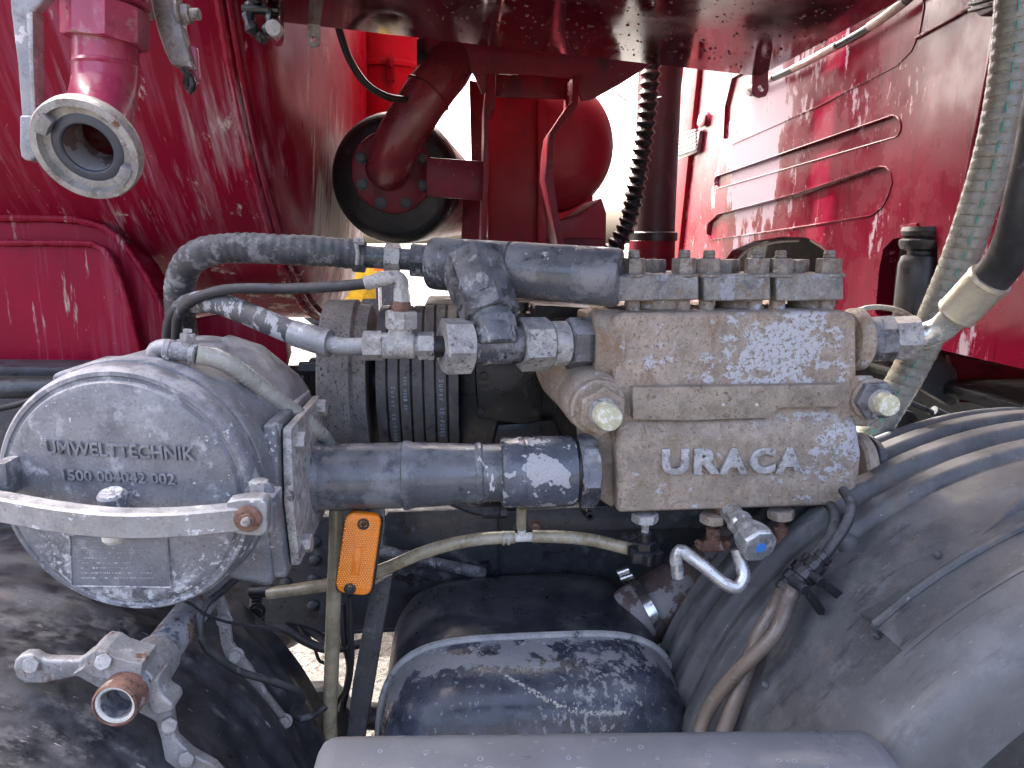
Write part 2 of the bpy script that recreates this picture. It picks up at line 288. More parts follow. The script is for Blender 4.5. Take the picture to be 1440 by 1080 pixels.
def sweep(name, pts, r, mat, parent=None, n=14, step=.012, smooth_path=True, rf=None, sect=None, cap=True, bore=None, hint=None, smooth=40, kind=None):
    P = spline(pts, step) if smooth_path else list(pts)
    T = [(P[min(i+1, len(P)-1)]-P[max(i-1, 0)]).normalized() for i in range(len(P))]
    _, u, v = basis(T[0], hint); s = 0; vs_, fs, rings = [], [], []
    sec = sect or [(math.cos(2*math.pi*i/n), math.sin(2*math.pi*i/n)) for i in range(n)]
    n = len(sec); tot = sum((b-a).length for a, b in zip(P, P[1:]))
    for i, p in enumerate(P):
        if i:
            s += (p-P[i-1]).length
            u = (u-T[i]*u.dot(T[i])).normalized()
        v = T[i].cross(u)
        q = r(s/tot) if callable(r) else r
        if rf: q *= rf(s, tot)
        if sect: q = 1.0
        rings.append(list(range(len(vs_), len(vs_)+n)))
        for (x, y) in sec: vs_.append(p+u*(x*q)+v*(y*q))
    if bore:                                  # open end: an annulus and a bore going in
        for i in range(len(P)-1, max(-1, len(P)-1-bore[1]), -1):
            q = bore[0]; t = T[i]; uu = (u-t*u.dot(t)).normalized(); vv = t.cross(uu)
            rings.append(list(range(len(vs_), len(vs_)+n)))
            for (x, y) in sec: vs_.append(P[i]+uu*(x*q)+vv*(y*q))
    for A, B in zip(rings, rings[1:]):
        for i in range(n): j = (i+1) % n; fs.append((A[i], A[j], B[j], B[i]))
    if cap: fs.append(tuple(rings[0])); fs.append(tuple(rings[-1]))
    return mk(name, vs_, fs, mat, parent, smooth, kind=kind)
def plate(name, outline, thick, mat, parent=None, bev=.003, holes=(), axis=None, bseg=2, smooth=35):
    # closed outline of 3D points, extruded by the vector `thick`
    loops = [list(outline)]+[list(h) for h in holes]
    flat = [p for L in loops for p in L]; N = len(flat)
    vs_ = flat+[p+thick for p in flat]; fs = []
    if holes:
        for t in geometry.tessellate_polygon(loops): fs += [tuple(t), tuple(i+N for i in t)]
    else: fs += [tuple(range(N)), tuple(range(N, 2*N))]
    b = 0
    for L in loops:
        m = len(L)
        for i in range(m): j = (i+1) % m; fs.append((b+i, b+j, b+j+N, b+i+N))
        b += m
    return mk(name, vs_, fs, mat, parent, smooth, bev=0 if holes else bev, bseg=bseg)
def pplate(name, pix, Y, th, mat, parent=None, bev=.003, holes=(), bseg=2, curve=0):
    P = [at(x, y, Y) for x, y in pix]
    if curve:
        Q = P+[P[0]]; P = spline(Q, curve)[:-1]
    return plate(name, P, V((0, th, 0)), mat, parent, bev, [[at(x, y, Y) for x, y in h] for h in holes], bseg=bseg)
def box(name, c, size, mat, parent=None, bev=.004, rot=None, bseg=2):
    sx, sy, sz = (s/2 for s in size); m = rot or Matrix.Identity(3)
    vs_ = [c+m@V((x*sx, y*sy, z*sz)) for x in (-1, 1) for y in (-1, 1) for z in (-1, 1)]
    fs = [(0, 1, 3, 2), (4, 6, 7, 5), (0, 4, 5, 1), (2, 3, 7, 6), (0, 2, 6, 4), (1, 5, 7, 3)]
    return mk(name, vs_, fs, mat, parent, 35, bev, bseg)
def pbox(name, x0, y0, x1, y1, Y, depth, mat, parent=None, bev=.004, bseg=2):
    return plate(name, [at(x0, y0, Y), at(x1, y0, Y), at(x1, y1, Y), at(x0, y1, Y)], V((0, depth, 0)), mat, parent, bev, bseg=bseg)
def bolt(name, p, axis, r, h, mat, parent, washer=True, stud=0, phase=.3, wp=None):
    a = V(axis).normalized()
    o = nut(name, p, p+a*h, r, mat, parent, phase)
    if washer: cyl('washer', p-a*h*.18, p+a*h*.06, r*1.35, mat, wp or o, n=20)
    if stud: lathe('stud', p+a*h*.9, a, [(0, r*.5)]+[(h*.1*(i+1), r*(.5 if i % 2 else .44)) for i in range(int(stud*10))]+[(h*.1*(int(stud*10)+1), r*.4)], mat, wp or o, n=14)
    return o
def ringpts(c, axis, r, n=20):
    a, u, v = basis(V(axis)); return [c+(u*math.cos(2*math.pi*i/n)+v*math.sin(2*math.pi*i/n))*r for i in range(n)]
def hull(name, pts, mat, parent=None, bev=.006, bseg=3):
    bm = bmesh.new()
    for p in pts: bm.verts.new(p)
    r = bmesh.ops.convex_hull(bm, input=bm.verts)
    bmesh.ops.delete(bm, geom=[g for g in r['geom_interior'] if isinstance(g, bmesh.types.BMVert)], context='VERTS')
    bmesh.ops.dissolve_limit(bm, angle_limit=R(4), verts=bm.verts, edges=bm.edges)
    bm.verts.ensure_lookup_table(); bm.verts.index_update()
    vs_ = [v.co.copy() for v in bm.verts]; fs = [tuple(v.index for v in f.verts) for f in bm.faces]; bm.free()
    return mk(name, vs_, fs, mat, parent, 35, bev, bseg)
def text(name, s, p, xd, ud, width, height, depth, mat, parent, thick=0.0, bevel=0.0):
    cu = bpy.data.curves.new('t', 'FONT'); cu.body = s; cu.size = 1; cu.extrude = .06; cu.offset = thick; cu.bevel_depth = bevel; cu.bevel_resolution = 1; cu.resolution_u = 4
    o = bpy.data.objects.new('t', cu); C.objects.link(o)
    bpy.context.view_layer.update()
    me = o.to_mesh(); vs_ = [v.co.copy() for v in me.vertices]; fs = [tuple(q.vertices) for q in me.polygons]; o.to_mesh_clear()
    bpy.data.objects.remove(o); bpy.data.curves.remove(cu)
    x0, x1 = min(v.x for v in vs_), max(v.x for v in vs_); y0, y1 = min(v.y for v in vs_), max(v.y for v in vs_); z0, z1 = min(v.z for v in vs_), max(v.z for v in vs_)
    xd, ud = xd.normalized(), ud.normalized(); nd = xd.cross(ud)
    out = [p+xd*((v.x-x0)/(x1-x0)*width)+ud*((v.y-y0)/(y1-y0)*height)+nd*(((v.z-z0)/max(1e-9, z1-z0)-.25)*depth) for v in vs_]
    return mk(name, out, fs, mat, parent, 30)
X, Yv, Z = V((1, 0, 0)), V((0, 1, 0)), V((0, 0, 1))

# ------------------------------------------------------------------ setting
g = mk('ground', [(-150, -60, 0), (150, -60, 0), (150, 400, 0), (-150, 400, 0)], [(0, 1, 2, 3)], m_ground, None, 0)
g['kind'] = 'structure'

# ------------------------------------------------------------------ red tank with its saddle
TY, TZ, TR, TX = 2.45, 2.35, 1.0, -.435
tank = thing('red_tank', 'big crimson cylindrical tank with chalky white streaks behind the hoses', 'tank', (-1.3, TY, TZ-TR))
pr = [(0, 0), (0, TR-.1), (.05, TR), (1.95, TR), (1.98, TR-.004)]
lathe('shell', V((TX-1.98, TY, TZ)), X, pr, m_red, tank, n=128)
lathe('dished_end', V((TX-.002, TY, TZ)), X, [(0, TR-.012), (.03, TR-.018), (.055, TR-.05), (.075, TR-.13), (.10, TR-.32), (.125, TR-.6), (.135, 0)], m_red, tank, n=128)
def tsurf(px, py, off=0.0):
    d = ray(px, py); o = CAM-V((0, TY, TZ)); a = d.y*d.y+d.z*d.z; b = 2*(o.y*d.y+o.z*d.z); c = o.y**2+o.z**2-(TR+off)**2
    return CAM+d*((-b-math.sqrt(max(0, b*b-4*a*c)))/(2*a))
wob = lambda s, t: 1+.07*math.sin(s*610+2*math.sin(s*37))+.09*math.sin(s*173+1)+.08*math.sin(s*57)
rp = [V((TX, TY-math.cos(a)*TR, TZ+math.sin(a)*TR)) for a in [R(-88+i*2.0) for i in range(70)]]
sweep('weld_seam', rp, .0105, m_red, tank, n=8, step=.004, rf=wob)
sweep('end_rim', [p+V((.018, 0, 0)) for p in rp], .006, m_red, tank, n=8, step=.02)
pplate('saddle_pad', [(-140, 306), (60, 305), (122, 311), (162, 330), (200, 374), (228, 425), (246, 480), (256, 522), (-140, 517)], 1.74, .10, m_red, tank, .012, bseg=3)
pplate('saddle_web', [(-140, 341), (100, 341), (138, 346), (156, 362), (176, 410), (188, 455), (204, 520), (-140, 513)], 1.70, .05, m_red, tank, .008, bseg=3)
sweep('weld_bead', path([(-140, 308, 1.735), (60, 307, 1.735), (122, 313, 1.735), (160, 331, 1.735), (196, 376, 1.735), (224, 428, 1.735), (244, 485, 1.735)]), .0085, m_red, tank, n=8, step=.004, rf=wob)
sweep('weld_bead', path([(-140, 342, 1.695), (100, 342, 1.695), (136, 347, 1.695), (154, 363, 1.695), (174, 411, 1.695), (186, 456, 1.695)]), .007, m_red, tank, n=8, step=.004, rf=wob)
pplate('saddle_gusset', [(250, 452), (330, 440), (398, 452), (404, 500), (392, 545), (352, 532), (336, 500), (330, 478), (300, 476), (286, 500), (280, 560), (230, 560)], 1.95, .06, m_red, tank, .006)
# small black shackle at the head of the seam and the two drilled lugs
sh = thing('grease_blackened_shackle', 'small black greasy shackle at the top of the tank seam', 'shackle', at(366, 40, 1.40))
c = at(366, 24, 1.40)
sweep('bow', [c+V((math.cos(t)*.020, .006*math.sin(3*t), math.sin(t)*.030)) for t in [i*math.pi/9 for i in range(19)]], .0105, m_mach, sh, n=8, step=.006, rf=lambda s, t: 1+.25*math.sin(s*300))
cyl('pin', c+V((-.03, 0, .012)), c+V((.034, 0, .012)), .008, m_mach, sh, n=10)
cyl('pin_head', c+V((.026, 0, -.022)), c+V((.026, -.02, -.022)), .014, m_zinc, sh, n=12)

# ------------------------------------------------------------------ overhead beam
P1, P2 = at(396, 32, 1.5), at(1069, 108, 1.5)
bl, br = P1+V((.0, -1.0, 0)), P2+V((0, -1.0, 0))
beam = thing('overhead_beam', 'dark red wet box beam seen from below across the top, beaded with drops', 'beam', (P1+P2)/2)
up_ = V((0, 0, .17))
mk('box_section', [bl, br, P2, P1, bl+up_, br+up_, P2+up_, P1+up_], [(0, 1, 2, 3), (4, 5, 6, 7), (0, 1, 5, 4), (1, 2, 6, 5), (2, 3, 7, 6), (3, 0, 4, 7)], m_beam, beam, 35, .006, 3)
nrm = (P2-P1).cross(V((0, -1, 0))).normalized()
if nrm.z > 0: nrm = -nrm
dv, df = [], []
for i in range(900):
    a, b = random.random(), random.random()**.9
    b0 = .04+.6*b; a0 = .30+.7*a if random.random() < .8 else a
    p = P1.lerp(P2, a0)+V((0, -b0, 0)); r = .0006+.0019*random.random()**2.5
    uu = V((1, 0, 0)); uu = (uu-nrm*uu.dot(nrm)).normalized(); vv = nrm.cross(uu); base = len(dv)
    st = 1+random.random()*.9
    for h, q in ((-.0002, 1), (r*.45, .8), (r*.75, .35)):
        for j in range(7):
            t = j/7*2*math.pi; dv.append(p+nrm*h+(uu*math.cos(t)*st+vv*math.sin(t))*r*q)
    for q in range(2):
        for j in range(7): df.append((base+q*7+j, base+q*7+(j+1) % 7, base+q*7+7+(j+1) % 7, base+q*7+7+j))
    df.append(tuple(base+14+j for j in range(7)))
m_drop = M('water_drop', (.10, .01, .02), .04, var=0, bump=0, coat=1.0)
mk('water_drops', dv, df, m_drop, beam, 60, kind='stuff')
for (x, y, Yq, s, mt) in ((390, 50, 1.49, 1.0, m_redd), (441, 52, 1.485, 1.0, m_galv), (1070, 121, 1.49, 1.15, m_redd)):
    hw = 9*s
    o = [(x-hw, y-22*s), (x+hw, y-22*s), (x+hw, y+6*s), (x+hw*.7, y+12*s), (x, y+14*s), (x-hw*.7, y+12*s), (x-hw, y+6*s)]
    pplate('lug', o, Yq, .008, mt, beam, holes=[[(x+math.cos(t)*4*s, y+3+math.sin(t)*4.5*s) for t in [i*math.pi/6 for i in range(12)]]])
sweep('weld_bead', [P1+V((.003, -.95+i*.1, -.002)) for i in range(10)], .006, m_beam, beam, n=8, step=.004, rf=wob)
# added unseen block above the beam: shades the pump from the far-side sun, hidden from here behind the beam
lk = thing('upper_sun_blocker', 'added unseen red block above the dark overhead beam, shading the pump', 'housing', (.3, 1.4, 2.15))
box('case', V((.25, 1.40, 2.80)), (1.40, 1.50, 1.02), m_red2, lk, .03)
box('mounting', V((.15, 1.15, 2.23)), (.7, .6, .10), m_redd, lk, .01)
# added unseen sun blocker: two tall panels with a slot that lets a strip of sun reach the cab wall
hbd = thing('slotted_sun_blocker', 'added unseen red panels above the beam, slotted to pass a strip of sun', 'slotted_sun_blocker', (.7, 2.6, 2.6))
for y0_, y1_ in ((2.16, 3.19), (3.36, 4.08)): box('panel', V((.69, (y0_+y1_)/2, 3.2)), (.03, y1_-y0_, 1.2), m_red2, hbd, .004)
box('cross_bar', V((.69, 3.1, 3.83)), (.05, 1.95, .05), m_red2, hbd, .004)

# ------------------------------------------------------------------ red bracket, elbow, flange, black drum
brk = thing('gusset_bracket', 'dark red welded bracket with two bent legs hanging under the beam', 'bracket', at(740, 345, 1.9))
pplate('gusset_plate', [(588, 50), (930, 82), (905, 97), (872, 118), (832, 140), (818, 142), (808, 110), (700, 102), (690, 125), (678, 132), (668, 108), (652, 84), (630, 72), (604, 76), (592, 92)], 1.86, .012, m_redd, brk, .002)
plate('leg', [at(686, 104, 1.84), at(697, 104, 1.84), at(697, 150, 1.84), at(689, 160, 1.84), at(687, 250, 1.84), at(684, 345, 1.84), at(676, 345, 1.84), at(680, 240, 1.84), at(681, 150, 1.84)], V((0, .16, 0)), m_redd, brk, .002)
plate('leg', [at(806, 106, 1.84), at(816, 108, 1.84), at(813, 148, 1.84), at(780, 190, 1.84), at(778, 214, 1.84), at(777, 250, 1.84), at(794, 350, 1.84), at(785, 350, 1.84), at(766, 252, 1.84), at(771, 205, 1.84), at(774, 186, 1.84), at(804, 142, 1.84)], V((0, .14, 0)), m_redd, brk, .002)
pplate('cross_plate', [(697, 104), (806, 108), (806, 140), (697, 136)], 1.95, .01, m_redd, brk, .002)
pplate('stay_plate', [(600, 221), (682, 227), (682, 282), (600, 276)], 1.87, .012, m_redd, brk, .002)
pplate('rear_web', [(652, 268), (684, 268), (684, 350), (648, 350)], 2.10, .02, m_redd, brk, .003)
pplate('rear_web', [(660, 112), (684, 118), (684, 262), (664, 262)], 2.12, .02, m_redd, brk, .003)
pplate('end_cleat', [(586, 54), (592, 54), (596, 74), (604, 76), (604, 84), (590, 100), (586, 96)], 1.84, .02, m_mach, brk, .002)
drum = thing('black_drum', 'black round drum end behind the bolted red pipe flange', 'drum', at(553, 340, 2.0))
c = at(553, 250, 1.98); r = 92*k(c)
lathe('casing', c, V((.10, 1, .02)), [(0, 0), (0, r*.80), (.012, r*.93), (.03, r*.985), (.05, r), (1.55, r*.98), (1.6, r*.9)], m_mach, drum, n=72)
m_elbow = M('worn_red_pipe', (.17, .022, .032), .30, var=.2, vscale=12, bump=.06, grit=.15, spec=.5, layers=[((.08, .02, .022), 14, I3, .54, .70, .5), ((.24, .08, .09), 30, I3, .62, .72, .6)])
fl = thing('red_elbow_pipe', 'grimy red elbow pipe curving up from an eight-bolt round flange', 'pipe', at(552, 298, 1.93))
c = at(552, 242, 1.935); q = k(c); ax = V((.10, -1, .0)).normalized()
flg = lathe('flange', c, ax, [(-.02, 56*q), (.0, 57*q), (.006, 56*q), (.008, 53*q), (.009, 30*q), (.009, 0)], m_redd, fl, n=56)
for i in range(8):
    t = math.pi/8+i*math.pi/4; a_, u_, v_ = basis(ax)
    bolt('bolt', c+ax*.009+(u_*math.cos(t)+v_*math.sin(t))*46*q, ax, 6.2*q, .012, m_mach, flg, phase=i*.5, wp=flg)
ep = [at(545, 238, 1.93), at(549, 226, 1.89), at(560, 200, 1.85), at(588, 152, 1.84), at(612, 118, 1.85), at(630, 96, 1.88), at(640, 72, 1.94), at(640, 40, 2.0)]
sweep('elbow', ep, 33*kk(580, 160, 1.85), m_elbow, fl, n=36, step=.01)
e2 = spline(ep, .01); i = int(len(e2)*.47)
sweep('weld_bead', ringpts(e2[i], e2[i+1]-e2[i-1], 33.2*kk(580, 160, 1.85), 40)+[ringpts(e2[i], e2[i+1]-e2[i-1], 33.2*kk(580, 160, 1.85), 40)[0]], .0028, m_redd, fl, n=6, smooth_path=False)

# ------------------------------------------------------------------ red domed vessel behind the bracket
dm = thing('red_domed_vessel', 'bright red dome-ended drum on a pedestal between the bracket legs', 'vessel', at(772, 350, 2.3))
c = at(770, 205, 2.32); q = k(c)
lathe('domed_end', c, V((0, -1, 0)), [(-.02, 92*q)]+[(.15*math.sin(R(a_)), 92*q*math.cos(R(a_))**.8) for a_ in range(0, 90, 6)]+[(.15, 0)], m_red2, dm, n=72)
lathe('casing', c+V((0, .002, 0)), V((0, 1, 0)), [(0, 91.5*q), (.55, 91.5*q), (.56, 80*q)], m_red2, dm, n=72)
sweep('seam', [p+V((0, .004, 0)) for p in ringpts(c, Yv, 92.5*q, 48)]+[ringpts(c, Yv, 92.5*q, 48)[0]+V((0, .004, 0))], .004, m_redd, dm, n=6, smooth_path=False)
pplate('pedestal', [(686, 285), (700, 297), (735, 309), (772, 312), (815, 302), (846, 278), (853, 300), (852, 372), (686, 372)], 2.30, .3, m_red2, dm, .006)
pplate('pedestal_step', [(684, 332), (852, 336), (852, 375), (684, 375)], 2.285, .1, m_redd, dm, .006)
pplate('front_panel', [(686, 98), (768, 98), (768, 352), (686, 352)], 2.17, .02, m_red2, dm, .004)
plate('rib', [at(757, 140, 2.14), at(768, 140, 2.14), at(768, 350, 2.14), at(757, 350, 2.14)], V((0, .12, 0)), m_red2, dm, .003)

ft = thing('far_side_reflection_block', 'added unseen red box on the far side, darkening the cab wall reflection', 'tank', (.4, 3.7, 1.0))  # added unseen box: darkens what the cab wall mirrors
box('shell', V((.40, 3.75, 1.85)), (.56, .5, 1.7), m_redd, ft, .05)

# ------------------------------------------------------------------ distant red hopper column left of the flange
hp = thing('red_hopper_column', 'bright red upright cylinder with clamp ring behind the black hose', 'column', at(540, 180, 3.0))
c = at(547, 200, 3.0); q = k(c)
cyl('barrel', c, c+V((0, 0, 220*q)), 52*q, m_red2, hp, ch=.02, n=48)
zr = at(547, 99, 3.0); zr.x, zr.y = c.x, c.y
lathe('clamp_ring', zr-Z*.012, Z, [(0, 52*q), (0, 55*q), (.01, 56*q), (.022, 55*q), (.022, 52*q)], m_red2, hp, n=48)
for px in (549,):
    p = at(px, 98, 2.83); box('latch', p, (.028, .02, .085), m_redd, hp, .003); box('latch_hook', p+V((0, -.014, .02)), (.012, .016, .03), m_redd, hp, .002)
hp2 = thing('red_side_column', 'narrow sunlit red cylinder seen between tank end and black hose', 'column', at(466, 180, 3.3))
c = at(462, 205, 3.3); q = k(c)
cyl('barrel', c, c+V((0, 0, 230*q)), 24*q, m_red2, hp2, ch=.02, n=32)
for yy in (97, 178):
    zr = at(462, yy, 3.3); lathe('ring', V((c.x, c.y, zr.z)), Z, [(0, 24*q), (0, 25.5*q), (.02, 25.5*q), (.02, 24*q)], m_red2, hp2, n=32)
hs = sweep('black_hose', path([(474, 20, 1.56), (478, 45, 1.6), (492, 84, 1.66), (515, 118, 1.7), (545, 136, 1.74), (575, 140, 1.8), (600, 138, 1.85)]), 5.2*kk(510, 100, 1.66), m_thin, None)
tag(hs, 'thin black hose drooping from the beam towards the red elbow', 'hose')

# ------------------------------------------------------------------ exhaust stack and corrugated conduit
st = thing('exhaust_stack', 'dark sooty upright stack on a red collar beside the cab', 'exhaust', at(912, 400, 2.75))
c = at(919, 335, 2.75); q = k(c)
cyl('pipe', c, c+V((0, 0, 300*q)), 29*q, m_soot, st, ch=.02, n=40)
lathe('cap_ring', c-Z*.01, Z, [(0, 28*q), (0, 33*q), (.03, 33*q), (.035, 30*q), (.035, 28*q)], m_mach, st, n=40)
c2 = at(914, 420, 2.75); cyl('collar', c2, V((c2.x, c2.y, c.z-.008)), 32*q, m_redd, st, ch=.02, n=40)
co = thing('corrugated_conduit', 'black ribbed conduit hanging in front of the exhaust stack', 'conduit', at(850, 365, 2.5))
sweep('tube', path([(918, 60, 2.3), (915, 110, 2.3), (908, 180, 2.32), (897, 250, 2.34), (884, 310, 2.36), (866, 345, 2.36), (840, 372, 2.36)]), 12.5*kk(900, 200, 2.3), m_mach, co, n=16, step=.004, rf=lambda s, t: 1+.17*math.sin(s*2*math.pi/.028))
wr = sweep('loose_wire', path([(862, 126, 2.4), (880, 141, 2.4), (900, 144, 2.38), (930, 136, 2.36)]), .0022, m_zinc, None, n=6); tag(wr, 'loose thin wire crossing in front of the dark stack', 'wire')

# ------------------------------------------------------------------ cab with its rear wall
CX = 1.2
cab = thing('truck_cab', 'crimson truck cab rear wall with pressed ribs, streaks and a painted sky sheen', 'cab', (CX, 2.6, 1.2))
def cplate(name, pix, off, th, mat, parent=cab, bev=.0025, holes=(), curve=0, bseg=2):
    P = [atx(x, y, CX)-V((off, 0, 0)) for x, y in pix]
    if curve: P = spline(P+[P[0]], curve)[:-1]
    return plate(name, P, V((th, 0, 0)), mat, parent, bev, smooth=20, holes=[[atx(x, y, CX)-V((off, 0, 0)) for x, y in h] for h in holes], bseg=bseg)
hole1 = [(1005, 420), (1012, 375), (1030, 352), (1060, 339), (1100, 333), (1135, 334), (1155, 345), (1170, 362), (1178, 430)]
hole2 = [(1231, 440), (1236, 380), (1242, 350), (1256, 336), (1285, 330), (1308, 332), (1318, 345), (1319, 400), (1308, 452), (1240, 455)]
def stadium(x0, y0, x1, y1, h0, h1):
    # capsule-like panel between two ends given in photo pixels
    P = []
    for i in range(9): t = math.pi/2+i*math.pi/8; P.append((x0+math.cos(t)*h0*.55, y0-math.sin(t)*h0))
    for i in range(9): t = -math.pi/2+i*math.pi/8; P.append((x1+math.cos(t)*h1*.8, y1-math.sin(t)*h1))
    return P
ribA = stadium(1010, 256, 1255, 178, 9, 16)
ribB = [(994, 330), (996, 314), (1010, 301), (1120, 272), (1235, 234), (1246, 235), (1253, 243), (1255, 256), (1250, 274), (1242, 290), (1226, 303), (1110, 322), (1002, 337)]
ribC = [(1018, 195), (1020, 150), (1030, 110), (1240, -10), (1296, -40), (1300, 10), (1294, 45), (1282, 72), (1262, 92), (1150, 150), (1030, 203)]
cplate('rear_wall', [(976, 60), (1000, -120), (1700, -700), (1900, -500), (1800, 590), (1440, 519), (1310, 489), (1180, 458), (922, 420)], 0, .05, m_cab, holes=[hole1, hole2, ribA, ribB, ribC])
box('floor_pan', V((2.1, 2.75, 1.225)), (1.7, 2.7, .03), m_mach, cab, .01)
box('roof', V((2.1, 2.75, 3.35)), (1.7, 2.7, .05), m_red2, cab, .01)
box('near_side', V((2.1, 1.40, 2.30)), (1.7, .04, 2.1), m_red2, cab, .01)
box('far_side', V((2.1, 4.08, 2.30)), (1.7, .04, 2.1), m_red2, cab, .01)
box('front_wall', V((2.95, 2.75, 2.30)), (.05, 2.7, 2.1), m_red2, cab, .01)
# far corner post, slightly proud and sunlit
cplate('corner_post', [(966, 98), (978, -60), (1002, -60), (985, 110), (957, 372), (930, 372)], .02, .06, m_red2, bev=.008)
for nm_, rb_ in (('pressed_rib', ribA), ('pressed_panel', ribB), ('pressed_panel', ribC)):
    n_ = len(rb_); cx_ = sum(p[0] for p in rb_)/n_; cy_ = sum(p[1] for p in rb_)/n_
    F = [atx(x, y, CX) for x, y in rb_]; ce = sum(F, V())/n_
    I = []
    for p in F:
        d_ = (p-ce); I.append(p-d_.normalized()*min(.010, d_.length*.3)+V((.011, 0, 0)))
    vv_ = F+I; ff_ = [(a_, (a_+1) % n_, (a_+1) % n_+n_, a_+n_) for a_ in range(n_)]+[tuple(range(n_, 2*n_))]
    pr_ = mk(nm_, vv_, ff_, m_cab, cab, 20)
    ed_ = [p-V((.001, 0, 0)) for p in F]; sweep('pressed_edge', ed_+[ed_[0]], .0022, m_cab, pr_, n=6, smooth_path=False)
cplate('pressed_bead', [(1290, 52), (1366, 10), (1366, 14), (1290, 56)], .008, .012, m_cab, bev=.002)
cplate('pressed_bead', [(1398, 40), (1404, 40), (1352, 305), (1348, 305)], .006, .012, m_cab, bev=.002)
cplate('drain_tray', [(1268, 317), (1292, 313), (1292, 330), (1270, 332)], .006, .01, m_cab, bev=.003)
# grille: four slats in a frame
gr = cplate('vent_grille', [(960, 194), (990, 184), (986, 214), (957, 226)], .022, .02, m_galv, bev=.003)
for i in range(6):
    y = 219-i*5.2
    cplate('slat', [(960, y), (986, y-9), (986, y-12), (960, y-3)], .03, .012, m_wht, gr, bev=0)
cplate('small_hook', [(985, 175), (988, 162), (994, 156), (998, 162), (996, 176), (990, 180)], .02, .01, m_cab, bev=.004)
# beaded seal with white and black segments running up under the beam
sw = [atx(x, y, CX)-V((.02, 0, 0)) for x, y in ((1062, 125), (1090, 112), (1130, 94), (1180, 68), (1230, 40), (1280, 5), (1330, -40))]
sweep('window_seal', sw, .012, m_blk, cab, n=10)
for a, b in ((.02, .20), (.34, .60), (.74, .9)):
    q = spline(sw, .012); sweep('seal_segment', [p-V((.003, 0, 0)) for p in q[int(a*len(q)):int(b*len(q))]], .0122, m_wht, cab, n=10, smooth_path=False)
cplate('handle_recess', [(1050, 130), (1050, 112), (1060, 106), (1064, 112), (1064, 128), (1060, 136)], .02, .02, m_zinc, bev=.006)
# ribbed rubber buffer near the top right corner
bx = cplate('air_inlet', [(1382, 12), (1386, -10), (1440, -30), (1440, 4), (1396, 24)], .03, .03, m_blk, bev=.004)
for i in range(3): cplate('slat', [(1384, 18-i*9), (1428, 6-i*9), (1428, 2-i*9), (1384, 13-i*9)], .04, .014, m_blk, bx, bev=.002)
# skin painted near-black for the shade behind the openings, with a pale curved pipe and black damper bellows
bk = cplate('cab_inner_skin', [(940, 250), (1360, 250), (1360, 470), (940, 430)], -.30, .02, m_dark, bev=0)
sweep('inner_arch', [atx(x, y, CX)+V((.06, 0, 0)) for x, y in ((1120, 336), (1140, 350), (1152, 372), (1158, 400))], .012, m_wht, cab, n=10)
sweep('inner_rim', [atx(x, y, CX)+V((.04, 0, 0)) for x, y in ((1020, 372), (1040, 352), (1075, 341), (1110, 338))], .005, m_zinc, cab, n=8)
dp = thing('cab_damper', 'black cylindrical cab air spring inside the oblong opening', 'damper', atx(1280, 440, CX)+V((.05, 0, 0)))
p0 = atx(1282, 450, CX)+V((.012, 0, 0)); q = k(p0)
lathe('bellows', p0-Z*40*q, Z, [(0, 30*q), (118*q, 30*q), (128*q, 27*q), (131*q, 20*q), (135*q, 20*q), (138*q, 29*q), (144*q, 32*q), (150*q, 32*q), (154*q, 26*q)], m_blk, dp, n=40)
lathe('top_seat', p0+Z*116*q, Z, [(0, 29*q), (6*q, 31*q), (12*q, 29*q), (12*q, 10*q)], m_blk, dp, n=40)

# things below the cab
uf = thing('cab_underframe', 'dark brackets and rods in the shade below the cab edge', 'underframe', at(1320, 640, 1.75))
pplate('cross_beam', [(1180, 500), (1560, 560), (1560, 640), (1180, 640)], 2.4, .3, m_mach, uf)
pplate('bracket_plate', [(1262, 600), (1270, 575), (1285, 580), (1300, 600), (1296, 620), (1280, 640), (1256, 636)], 1.66, .02, m_mach, uf)
pplate('side_plate', [(1336, 500), (1440, 520), (1520, 540), (1520, 585), (1440, 570), (1346, 566)], 1.75, .02, m_redd, uf)
pplate('hanger', [(1284, 512), (1332, 508), (1346, 520), (1350, 566), (1338, 572), (1300, 550), (1290, 530)], 1.7, .04, m_rail, uf, .006)
sweep('rod', path([(1270, 562, 1.6), (1300, 575, 1.6), (1340, 592, 1.62), (1366, 602, 1.64)]), .007, m_rail, uf, n=10)
cyl('rod_end', at(1312, 578, 1.6), at(1340, 592, 1.61), .013, m_rail, uf)
cyl('bush', at(1302, 610, 1.64), at(1302, 640, 1.64), .03, m_rail, uf)
lathe('bush_flange', at(1302, 606, 1.64), -Z, [(0, .03), (.008, .045), (.02, .045), (.026, .03)], m_rail, uf)
cyl('eye', at(1396, 566, 1.70), at(1396, 566, 1.74), .018, m_rust, uf)
pplate('cable_tray', [(1236, 590), (1250, 590), (1262, 700), (1210, 700)], 1.75, .1, m_mach, uf)
sweep('brake_hose', path([(1195, 441, 1.5), (1225, 432, 1.5), (1262, 436, 1.5), (1290, 452, 1.55), (1310, 470, 1.6)]), .006, m_clear, uf, n=8)

